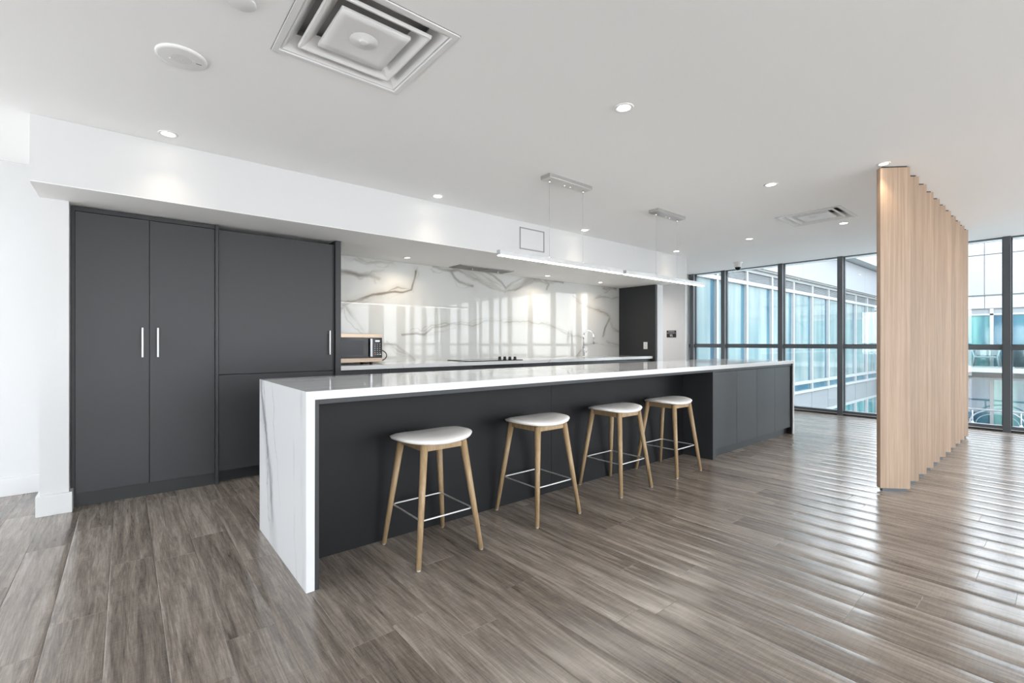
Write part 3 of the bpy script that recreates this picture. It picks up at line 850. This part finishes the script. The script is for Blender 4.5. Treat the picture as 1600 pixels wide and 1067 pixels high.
# ------------------------------------------------------------------ bar stools
def make_stool(cx, cy, label):
    t = thing('bar_stool', label, 'bar stool', (cx, cy, 0), 'bar stools at the island')
    # seat shell
    bm = bmesh.new()
    A_, Bq, N, NR = .232, .178, 48, 9
    def prof(x_, y_, r_):
        return .640 + .020 * (x_ / A_) ** 2 - .004 * (y_ / Bq) ** 2 - .020 * r_ ** 7
    rings = []
    for layer in (0, 1):
        rr = []
        for k in range(NR + 1):
            r_ = k / NR
            ring = []
            for i in range(N):
                a = 2 * math.pi * i / N; p = 2 / 2.35
                ux = math.copysign(abs(math.cos(a)) ** p, math.cos(a)); uy = math.copysign(abs(math.sin(a)) ** p, math.sin(a))
                x_, y_ = A_ * ux * r_, Bq * uy * r_
                if layer == 0: z = prof(x_, y_, r_)
                else:
                    x_ *= .972; y_ *= .966
                    z = prof(x_, y_, r_) - .017 + .006 * r_ ** 5
                ring.append((cx + x_, cy + y_, z))
            rr.append(ring)
        rings.append(rr)
    def mkv(rr):
        out = []
        for k, ring in enumerate(rr):
            if k == 0: out.append([bm.verts.new(ring[0])] * N)
            else: out.append([bm.verts.new(p) for p in ring])
        return out
    top, bot = mkv(rings[0]), mkv(rings[1])
    for rr, flip in ((top, False), (bot, True)):
        for k in range(NR):
            for i in range(N):
                j = (i + 1) % N
                f = [rr[k][i], rr[k + 1][i], rr[k + 1][j], rr[k][j]]
                if k == 0: f = [rr[0][0], rr[1][i], rr[1][j]]
                bm.faces.new(f if not flip else list(reversed(f))).smooth = True
    for i in range(N):
        j = (i + 1) % N
        bm.faces.new((top[NR][i], bot[NR][i], bot[NR][j], top[NR][j])).smooth = True
    mb = MB(); mb.bm.free(); mb.bm = bm
    mb.build('seat', 'seat_shell', t)
    # legs
    tx, ty, bx_, by_ = .118, .128, .193, .203
    for sx in (-1, 1):
        for sy in (-1, 1):
            p0 = Vector((cx + sx * bx_, cy + sy * by_, .006)); p1 = Vector((cx + sx * tx, cy + sy * ty, .6245))
            lg = MB().cyl(p0, p1, .0130, .0205, 14).build('leg', 'oak_stool', t)
            MB().cyl((p0.x, p0.y, 0), (p0.x, p0.y, .008), .010, .011, 12).build('glide', 'clear_foot', lg)
    # aprons under the shell
    za, zb = .574, .616
    ax_, ay_ = .121, .131
    fr_ = thing('seat_frame', None, None, (0, 0, 0)); fr_.parent = t
    for sy in (-1, 1): B(cx - ax_, cx + ax_, cy + sy * ay_ - .009, cy + sy * ay_ + .009, za, zb, .002).build('rail', 'oak_stool', fr_)
    for sx in (-1, 1): B(cx + sx * ax_ - .009, cx + sx * ax_ + .009, cy - ay_, cy + ay_, za, zb, .002).build('rail', 'oak_stool', fr_)
    # foot ring
    fxr, fyr, zr, rc = .158, .168, .23, .022
    pts = []
    for (qx, qy, a0_) in ((1, 1, 0), (-1, 1, 90), (-1, -1, 180), (1, -1, 270)):
        for k in range(6):
            a = math.radians(a0_ + 90 * k / 5)
            pts.append((cx + qx * (fxr - rc) + rc * math.cos(a), cy + qy * (fyr - rc) + rc * math.sin(a), zr))
    MB().tube(pts, .0045, 8, closed=True).build('foot_ring', 'ring_steel', t)
    return t
make_stool(1.322, 2.294, 'first white-shell oak bar stool beside the waterfall end of the island')
make_stool(2.147, 2.312, 'second white-shell oak bar stool from the waterfall end')
make_stool(3.005, 2.327, 'third white-shell oak bar stool, its legs overlapping the last stool')
make_stool(3.757, 2.322, 'fourth white-shell oak bar stool nearest the island door cabinets')

# ------------------------------------------------------------------ linear pendants
def pendant(x0, x1, w0, w1, c0, c1, label):
    y = 2.715
    t = thing('linear_pendant', label, 'pendant lamp', ((x0 + x1) / 2, y, CEIL), 'linear pendants over the island')
    body = B(x0, x1, y - .021, y + .021, 1.794, 1.832, .0015).build('bar', 'anodised_aluminium', t)
    B(x0 + .004, x1 - .004, y - .017, y + .017, 1.790, 1.7938, .001).build('diffuser', 'bar_glow', body)
    can = B(c0, c1, y - .055, y + .055, 2.468, CEIL, .002).build('canopy', 'nickel', t)
    for xx in (w0, w1):
        MB().cyl((xx, y, 1.832), (xx, y, 2.46), .0011, None, 6).build('cable', 'nickel', t)
        MB().lathe((xx, y, 2.4405), [(.004, 0), (.008, .006), (.008, .027)], 12).build('cable_gripper', 'chrome', can)
        MB().lathe((xx, y, 1.832), [(.007, 0), (.007, .010), (.003, .016)], 12).build('cable_gripper', 'chrome', body)
    for dx_ in (-.035, .035):
        MB().lathe(((c0 + c1) / 2 + dx_, y, 2.452), [(.003, 0), (.006, .004), (.006, .016)], 10).build('canopy_screw', 'chrome', can)
pendant(2.126, 3.597, 2.652, 3.058, 2.605, 3.118, 'long bar pendant over the stools, nearer of the two')
pendant(3.645, 5.112, 4.168, 4.565, 4.122, 4.640, 'long bar pendant over the far half of the island, nearer the windows')

# ------------------------------------------------------------------ recessed downlights
def downlight(x, y, z, label, group, r_=.055, watts=DOWN_W, size=96, warm=(1.0, .84, .66)):
    t = thing('downlight', label, 'ceiling light', (x, y, z), group)
    MB().lathe((x, y, z), [(r_, 0), (r_, -.003), (r_ - .004, -.006), (r_ * .70, -.0045), (r_ * .66, 0)], 32, False, False).build('trim_ring', 'white_plastic', t)
    MB().lathe((x, y, z), [(r_ * .665, -.002), (r_ * .4, -.0026), (.002, -.003)], 24, False, True).build('lens', 'lens_glow', t)
    ld = bpy.data.lights.new('downlight_lamp', 'SPOT'); ld.energy = watts; ld.color = warm
    ld.spot_size = math.radians(size); ld.spot_blend = 1.0; ld.shadow_soft_size = .035
    lo = bpy.data.objects.new('downlight_lamp', ld); COL.objects.link(lo); lo.parent = t; lo.location = (0, 0, -.012)
    return t
G1 = 'recessed ceiling downlights'
downlight(.214, 3.752, CEIL, 'round recessed downlight in front of the bulkhead above the pantry cabinet', G1)
downlight(2.224, 3.752, CEIL, 'round recessed downlight in front of the bulkhead left of the access panel', G1)
downlight(4.258, 3.752, CEIL, 'round recessed downlight by the bulkhead seen below the nearer pendant canopy', G1)
downlight(6.290, 3.752, CEIL, 'round recessed downlight by the bulkhead at the far pillar', G1)
downlight(2.212, 1.652, CEIL, 'large-looking round recessed downlight alone in the middle of the ceiling', G1)
downlight(4.258, 1.650, CEIL, 'round recessed downlight between far pendant canopy and slat screen', G1)
downlight(6.270, 1.656, CEIL, 'round recessed downlight just beside the far air diffuser', G1)
downlight(6.273, 2.694, CEIL, 'small round recessed fixture between bulkhead end and security camera', G1)
for y in (5.6, 6.8):  # unseen lamps added to brighten the passage wall
    downlight(7.7, y, CEIL, 'added fill downlight in the passage beside the black sign' if y < 6 else 'added fill downlight at the end of the passage', 'added passage fill lights', watts=DOWN_W * 11, size=150, warm=(1.0, .95, .90))
for k in range(10):
    downlight(4.420 + .3125 * k, .911, CEIL,
              'recessed downlight washing the face of the nearest oak slat' if k == 0 else 'recessed downlight behind the oak slats, %s along the screen from the nearest slat' % ('', 'second', 'third', 'fourth', 'fifth', 'sixth', 'seventh', 'eighth', 'ninth', 'tenth')[k],
              'downlights along the slat screen', r_=.042, watts=DOWN_W * 1.8, size=84, warm=(1.0, .78, .55))
for (x, y, lab) in ((2.44, 4.788, 'soffit downlight above the microwave'), (4.648, 4.80, 'soffit downlight just beyond the range hood'), (5.80, 4.788, 'soffit downlight above the faucet')):
    downlight(x, y, SOFF, lab, 'soffit downlights over the worktop', r_=.042, watts=DOWN_W * 2.4, size=160)

# ------------------------------------------------------------------ ceiling air diffusers
def diffuser(v, label, lip):
    cx, cy = (v[0] + v[1]) / 2, (v[2] + v[3]) / 2; hx, hy = (v[1] - v[0]) / 2, (v[3] - v[2]) / 2
    t = thing('air_diffuser', label, 'air vent', (cx, cy, CEIL), 'square ceiling air diffusers')
    def ring(a, za, b_, zb, name, mat, th=.0):
        """square band from half-size a at za to half-size b_ at zb"""
        mb = MB()
        A = [(cx + sx * hx * a, cy + sy * hy * a, za) for sx, sy in ((-1, -1), (1, -1), (1, 1), (-1, 1))]
        Bq = [(cx + sx * hx * b_, cy + sy * hy * b_, zb) for sx, sy in ((-1, -1), (1, -1), (1, 1), (-1, 1))]
        return mb, A, Bq
    def band(seq, name, mat):
        mb = MB(); rings_ = []
        for (a, z) in seq: rings_.append([mb.bm.verts.new((cx + sx * hx * a, cy + sy * hy * a, z)) for sx, sy in ((-1, -1), (1, -1), (1, 1), (-1, 1))])
        for k in range(len(rings_) - 1):
            for i in range(4): mb.bm.faces.new((rings_[k][i], rings_[k][(i + 1) % 4], rings_[k + 1][(i + 1) % 4], rings_[k + 1][i]))
        return mb.build(name, mat, t)
    z0 = CEIL
    fo = 1 + lip / hx
    band([(fo, z0 - .0005), (fo, z0 - .004), (fo - .004, z0 - .006), (1.0, z0 - .006), (.985, z0 - .001), (.985, z0 + .004)], 'frame', 'white_plastic')
    band([(fo + .012, z0 - .0002), (fo + .012, z0 - .0015), (fo, z0 - .0015)], 'shadow_line', 'vent_grey')
    band([(.985, z0 + .002), (.975, z0 - .002), (.955, z0 - .002), (.915, z0 + .012), (.80, z0 + .056), (.785, z0 + .058)], 'outer_cone', 'diffuser_paint')
    band([(.775, z0 + .010), (.765, z0 - .004), (.740, z0 - .004), (.70, z0 + .004), (.575, z0 + .045), (.555, z0 + .048), (.575, z0 + .053), (.77, z0 + .012)], 'middle_cone', 'diffuser_paint')
    mb = MB(); rings_ = []
    N = 8
    g = [[mb.bm.verts.new((cx + hx * .535 * (2 * i / N - 1), cy + hy * .535 * (2 * j / N - 1), z0 - .002 + .012 * max(0, 1 - math.hypot(2 * i / N - 1, 2 * j / N - 1)))) for j in range(N + 1)] for i in range(N + 1)]
    for i in range(N):
        for j in range(N): mb.bm.faces.new((g[i][j], g[i + 1][j], g[i + 1][j + 1], g[i][j + 1])).smooth = True
    bd = [g[i][0] for i in range(N)] + [g[N][j] for j in range(N)] + [g[N - i][N] for i in range(N)] + [g[0][N - j] for j in range(N)]
    up = [mb.bm.verts.new((q.co.x, q.co.y, z0 + .012)) for q in bd]
    for i in range(len(bd)): mb.bm.faces.new((bd[i], bd[(i + 1) % len(bd)], up[(i + 1) % len(bd)], up[i]))
    pl = mb.build('centre_plate', 'diffuser_paint', t)
    MB().lathe((cx, cy, z0), [(.062, .006), (.058, .002), (.02, .003), (.019, -.002), (.015, -.004), (.002, -.005)], 28, False, True).build('hub_disc', 'diffuser_paint', pl)
    mb = MB()
    mb.box(cx - hx * .985, cx + hx * .985, cy - hy * .985, cy + hy * .985, z0 + .115, z0 + .12)
    for s in (-1, 1):
        mb.box(cx + s * hx * .985 - .002, cx + s * hx * .985 + .002, cy - hy * .985, cy + hy * .985, z0 + .003, z0 + .118)
        mb.box(cx - hx * .985, cx + hx * .985, cy + s * hy * .985 - .002, cy + s * hy * .985 + .002, z0 + .003, z0 + .118)
    mb.build('plenum', 'diffuser_inside', t)
    # plate hangers
    for s in (-1, 1): MB().cyl((cx + s * hx * .3, cy, z0 + .01), (cx + s * hx * .3, cy, z0 + .117), .004, None, 8).build('hanger_rod', 'diffuser_inside', t)
diffuser(V1, 'large square stepped white air diffuser overhead in the ceiling', .025)
diffuser(V2, 'square air diffuser in the ceiling near the slat screen', .020)

# ceiling speaker
t = thing('ceiling_speaker', 'round white ceiling speaker with perforated grille', 'speaker', (.205, 2.700, CEIL))
MB().lathe((.205, 2.700, CEIL), [(.102, 0), (.102, -.005), (.098, -.010), (.090, -.012), (.002, -.012)], 48, False, True).build('rim', 'white_plastic', t)
mb = MB()
for k in range(1, 6):
    for i in range(6 * k):
        a = 2 * math.pi * i / (6 * k)
        mb.cyl((.205 + .0075 * k * math.cos(a), 2.700 + .0075 * k * math.sin(a), CEIL - .0128), (.205 + .0075 * k * math.cos(a), 2.700 + .0075 * k * math.sin(a), CEIL - .0118), .0016, None, 6)
o = mb.build('grille_perforation', 'perforation', t); o['kind'] = 'stuff'
for (dx_, dy_) in ((.05, .02), (-.05, -.02)):
    MB().lathe((.205 + dx_ * .9, 2.700 - dy_, CEIL - .0145), [(.002, 0), (.0042, .001), (.0042, .003)], 10).build('screw', 'white_plastic', t)
lg = B(.262, .284, 2.694, 2.700, CEIL - .0128, CEIL - .0119).build('maker_mark', 'vent_grey', t)
# sprinkler cover
t = thing('sprinkler_cover', 'small round white cover plate at the top edge of the ceiling', 'ceiling plate', (.357, 2.105, CEIL))
MB().lathe((.357, 2.105, CEIL), [(.050, -.004), (.050, -.010), (.046, -.013), (.002, -.014)], 36, True, True).build('cover_disc', 'white_plastic', t)
MB().lathe((.357, 2.105, CEIL), [(.038, 0), (.038, -.004)], 24, False, False).build('cup', 'vent_grey', t)

# access panel in the bulkhead
t = thing('access_panel', 'square metal framed access panel in the white bulkhead', 'access panel', (3.56, BULK_Y, 2.31))
B(3.388, 3.737, BULK_Y - .004, BULK_Y - .0005, 2.203, 2.419, .001).build('door', 'white_paint', t)
for a in ((3.374, 3.386, 2.189, 2.433), (3.739, 3.751, 2.189, 2.433), (3.386, 3.739, 2.189, 2.201), (3.386, 3.739, 2.421, 2.433)):
    B(a[0], a[1], BULK_Y - .007, BULK_Y - .0005, a[2], a[3], .0008).build('frame_bar', 'vent_grey', t)

# flush range hood in the soffit
t = thing('range_hood', 'flush steel range hood set in the soffit over the cooktop', 'range hood', (3.573, 4.895, SOFF))
B(3.147, 4.0, 4.76, 5.035, SOFF - .008, SOFF - .0005, .001).build('frame', 'brushed_steel', t)
for k in range(2):
    xa = 3.165 + .413 * k
    B(xa, xa + .404, 4.778, 5.018, SOFF - .011, SOFF - .0082, .001).build('filter', 'hood_steel', t)
    MB().cyl((xa + .25, 4.90, SOFF - .011), (xa + .25, 4.90, SOFF - .030), .008, .007, 12).build('filter_knob', 'white_plastic', t)

# security camera
t = thing('security_camera', 'small white dome security camera with black lens on the ceiling', 'camera', (7.97, 3.613, CEIL))
MB().lathe((7.97, 3.613, CEIL), [(.075, 0), (.075, -.012), (.055, -.02), (.052, -.080), (.046, -.084)], 28, False, True).build('housing', 'white_plastic', t)
MB().lathe((7.97, 3.613, CEIL), [(.046, -.082), (.045, -.10), (.036, -.118), (.021, -.130), (.002, -.135)], 24, False, True).build('dome', 'black_glass', t)

# sign in the passage
SXP = 8.54
t = thing('occupancy_sign', 'small black sign with white number 95 on the passage wall', 'sign', (SXP, 5.205, 1.32))
B(SXP - .006, SXP - .0005, 5.098, 5.312, 1.247, 1.388, .001).build('plate', 'sign_black', t)
def text(body, size, y, z, x, parent, mat, name='lettering'):
    cu = bpy.data.curves.new(name, 'FONT'); cu.body = body; cu.size = size; cu.align_x = 'CENTER'; cu.extrude = .0004
    tmp = bpy.data.objects.new('tmp', cu); COL.objects.link(tmp)
    dg = bpy.context.evaluated_depsgraph_get()
    me_ = bpy.data.meshes.new_from_object(tmp.evaluated_get(dg))
    bpy.data.objects.remove(tmp)
    # text faces -X : local x -> -Y, local y -> Z
    M = Matrix(((0, 0, -1, 0), (-1, 0, 0, 0), (0, 1, 0, 0), (0, 0, 0, 1)))
    me_.transform(Matrix.Translation(Vector((x, y, z)) - parent.location) @ M)
    me_.materials.clear(); me_.materials.append(MATS[mat])
    o_ = bpy.data.objects.new(name, me_); COL.objects.link(o_); o_.parent = parent
    return o_
text('MAXIMUM', .030, 5.205, 1.358, SXP - .0068, t, 'button_print')
text('OCCUPANCY', .032, 5.205, 1.325, SXP - .0068, t, 'button_print')
text('95', .068, 5.205, 1.262, SXP - .0068, t, 'sign_white', 'number')

# ------------------------------------------------------------------ oak slat screen
t = thing('slat_screen', 'row of angled floor-to-ceiling oak slats forming a room divider', 'room divider', (6.1, .87, 0))
SW, ST = .216, .042
cs = math.cos(math.radians(-45)); sn = math.sin(math.radians(-45))
def slat_mesh():
    mb = B(-SW / 2, SW / 2, 0, ST, .022, 2.490, .0015)
    bmesh.ops.rotate(mb.bm, verts=mb.bm.verts, cent=(0, 0, 0), matrix=Matrix.Rotation(math.radians(-45), 3, 'Z'))
    return mb
def shoe_mesh(z0, z1):
    mb = B(-SW / 2 + .02, SW / 2 - .02, .006, ST - .006, z0, z1)
    bmesh.ops.rotate(mb.bm, verts=mb.bm.verts, cent=(0, 0, 0), matrix=Matrix.Rotation(math.radians(-45), 3, 'Z'))
    return mb
first = None
for k in range(11):
    x, y = 4.552 + .3115 * k, .868
    if first is None:
        s0 = slat_mesh().build('slat', 'oak_slat'); f0 = shoe_mesh(0, .0225).build('floor_shoe', 'window_frame'); c0 = shoe_mesh(2.4895, CEIL).build('ceiling_shoe', 'laminate_dark')
        f0.parent = s0; c0.parent = s0; first = s0; s = s0
    else: s = copy_tree(first)
    s.parent = t; s.location = Vector((x, y, 0)) - t.location

# ------------------------------------------------------------------ outside: neighbouring wing, courtyard front, terrace
YA = 5.30
t = thing('glazed_wing', 'white and glass wing of the building running away beyond the windows', 'building', (17, YA, -4.2))
MU = [9.005 + 1.5455 * k for k in range(11)]
B(8.99, 25.2, YA + .25, YA + .6, -4.2, 3.0).build('core', 'facade_grey', t)
for i, m_ in enumerate(MU):
    B(m_ - .045, m_ + .045, YA - .06, YA + .12, -.42, 2.98).build('mullion', 'facade_white', t)
    B(m_ - .045, m_ + .045, YA - .06, YA + .12, -4.2, -1.12).build('mullion', 'facade_white', t)
for (z0, z1, dp) in ((2.60, 2.69, .07), (2.93, 3.0, .07), (-.13, -.04, .07), (-.40, -.32, .07), (-1.14, -1.05, .05)):
    B(8.99, 25.2, YA - dp, YA + .12, z0, z1).build('transom', 'facade_white', t)
B(8.99, 25.2, YA - .04, YA + .12, -.42, -.40).build('shadow_joint', 'facade_joint', t)
B(8.99, 25.2, YA - .16, YA + .5, 3.0, 3.045).build('eave_soffit', 'facade_soffit', t)
for i in range(len(MU) - 1):
    a, b_ = MU[i] + .045, MU[i + 1] - .045
    B(a, b_ - .20, YA, YA + .03, -.04, 2.60).build('window_pane', 'facade_glass', t)
    B(b_ - .20, b_, YA + .01, YA + .03, -.04, 2.60).build('side_pane', 'facade_glass_dark', t)  # dark strip painted for the shaded mullion reveal, also in the lower row
    B(a, b_, YA, YA + .03, -.32, -.13).build('low_pane', 'facade_glass_dark', t)
    mb = MB()
    for k in range(7): mb.box(a, b_, YA - .012, YA + .02, 2.695 + .033 * k, 2.695 + .033 * k + .020)
    lv = mb.build('louvre_panel', 'facade_grey', t); lv['kind'] = 'stuff'
    B(a, b_, YA + .03, YA + .05, 2.69, 2.93).build('louvre_back', 'louvre_grey', t)
    B(MU[i] + .012, MU[i + 1] - .012, YA - .03, YA + .05, -1.05, -.42).build('spandrel_panel', 'facade_grey', t)
    B(a, b_ - .2, YA, YA + .03, -3.6, -1.14).build('window_pane', 'facade_glass_low', t)
    B(b_ - .2, b_, YA + .01, YA + .03, -3.6, -1.14).build('side_pane', 'facade_glass_dark', t)
for i in range(5):
    xa = 8.99 + i * 3.24
    B(xa, xa + 3.232, YA - .20, YA + .5, 3.045, 4.02).build('cladding_panel', 'cladding_white', t)
B(8.99, 25.2, YA - .12, YA + .5, 4.02, 4.045).build('shadow_joint', 'facade_joint', t)
for i in range(4):
    xa = 8.99 + i * 4.05
    B(xa, xa + 4.04, YA - .55, YA + .5, 4.045, 4.6).build('roof_fascia', 'facade_white', t)

XB = 25.5
t = thing('courtyard_building', 'pale clad block with balconies facing the windows across the courtyard', 'building', (XB, 0, -4.2))
B(XB + .3, XB + 1.0, -10, YA, -4.2, 6.4).build('core', 'facade_grey', t)
ypan = [-10 + 3.04 * k for k in range(6)]
for k in range(5):
    y0, y1 = ypan[k] + .008, min(ypan[k + 1], YA - .6) - .008
    B(XB - .02, XB + .3, y0, y1, 2.98, 4.51).build('cladding_panel', 'cladding_white', t)
    B(XB - .02, XB + .3, y0, y1, 4.535, 6.4).build('cladding_panel', 'cladding_white', t)
    B(XB + .02, XB + .3, y0, y1, 2.46, 2.94).build('cladding_panel', 'facade_white', t)
B(XB - .01, XB + .3, -10, YA - .6, 2.94, 2.98).build('shadow_joint', 'facade_joint', t)
B(XB + .01, XB + .3, -10, YA - .6, 2.435, 2.46).build('shadow_joint', 'facade_joint', t)
mul = [1.965 + 1.53 * k for k in range(-7, 3)]
for m_ in mul:
    B(XB, XB + .15, m_ - .05, m_ + .05, .22, 2.435).build('mullion', 'facade_white', t)
    B(XB, XB + .15, m_ - .05, m_ + .05, -2.2, -.20).build('mullion', 'facade_white', t)
B(XB, XB + .15, -10, YA - .6, 2.19, 2.25).build('transom', 'facade_white', t)
for i in range(len(mul) - 1):
    a, b_ = mul[i] + .05, mul[i + 1] - .05
    B(XB + .05, XB + .08, a, b_, .22, 2.19).build('window_pane', 'facade_glass_low' if i % 3 else 'facade_glass_dark', t)
    B(XB + .05, XB + .08, a, b_, 2.25, 2.435).build('louvre_panel', 'facade_grey', t)
    B(XB + .05, XB + .08, a, b_, -2.2, -.20).build('window_pane', 'facade_glass_dark' if i % 2 else 'facade_glass_low', t)
B(24.0, XB + .3, -10, YA - .6, .06, .22).build('balcony_slab', 'facade_white', t)
B(XB - .02, XB + .3, -10, YA - .6, -.20, .06).build('spandrel_panel', 'facade_soffit', t)
B(XB - .05, XB + .3, -10, YA - .6, -.28, -.20).build('transom', 'facade_white', t)
for k in range(8):
    y0 = -10 + 1.8 * k
    B(24.05, 24.065, y0 + .02, y0 + 1.78, .22, 1.02).build('balcony_glass', 'rail_glass', t)
# parapet and white guard rail of the lower terrace
B(23.4, 23.7, -10, YA - .3, -4.2, -1.78).build('parapet', 'facade_white', t)
gr = MB().tube([(23.55, -10, -1.25), (23.55, YA - .4, -1.25)], .035, 8).build('guard_rail', 'exterior_white_metal', t)
for k in range(13):
    yy = -9.6 + 1.19 * k
    mb = MB().cyl((23.55, yy, -1.78), (23.55, yy, -1.25), .022, None, 8); mb.lathe((23.55, yy, -1.78), [(.07, 0), (.06, .03), (.03, .10)], 10)
    mb.build('rail_post', 'exterior_white_metal', gr)

def armchair(x, y, z, rot, label):
    t_ = thing('patio_chair', label, 'chair', (x, y, z))
    def tb(pts, r_, nm):
        return MB().tube([(x + p[0], y + p[1], z + p[2]) for p in pts], r_, 8).build(nm, 'exterior_white_metal', t_)
    B(x - .27, x + .27, y - .28, y + .28, z + .36, z + .41, .01).build('seat', 'exterior_white_metal', t_)
    B(x + .22, x + .27, y - .28, y + .28, z + .44, z + .76, .01).build('backrest', 'exterior_white_metal', t_)
    for s in (-1, 1):
        tb([(-.30, s * .36, 0), (-.26, s * .30, .40), (-.22, s * .36, .62), (.25, s * .34, .66)], .028, 'arm')
        tb([(.30, s * .36, 0), (.25, s * .31, .42), (.25, s * .29, .72)], .028, 'leg')
armchair(24.75, 2.05, .22, 0, 'white patio armchair on the balcony across the courtyard')
o = MB().lathe((24.7, 1.12, .22), [(.20, 0), (.26, .3), (.30, .55), (.27, .75), (.12, .86)], 14).build('planter_shrub', 'planter_dark'); tag(o, 'dark rounded planter on the balcony at the right picture edge', 'planter')
t = thing('round_lounge_chair', 'white hoop lounge chair behind the lower guard rail', 'chair', (24.5, 1.75, -2.6))
MB().tube([(24.5, 1.75 + .72 * math.cos(a), -1.85 + .52 * math.sin(a)) for a in [2 * math.pi * k / 28 for k in range(28)]], .025, 8, closed=True).build('hoop_frame', 'exterior_white_metal', t)
MB().tube([(24.55, 1.75 + .56 * math.cos(a), -1.88 + .40 * math.sin(a)) for a in [2 * math.pi * k / 28 for k in range(28)]], .012, 6, closed=True).build('inner_hoop', 'exterior_white_metal', t)
for s in (-1, 1): MB().cyl((24.5, 1.75 + s * .35, -2.6), (24.5, 1.75 + s * .3, -2.28), .025, None, 8).build('leg', 'exterior_white_metal', t)
struct('terrace', B(23.7, XB + .3, -10, YA - .3, -2.8, -2.6), 'terrace_paving', 'lower terrace paving')
struct('ground', B(9.0, XB + .3, -14, YA, -4.4, -4.2), 'terrace_paving', 'courtyard paving far below the windows')
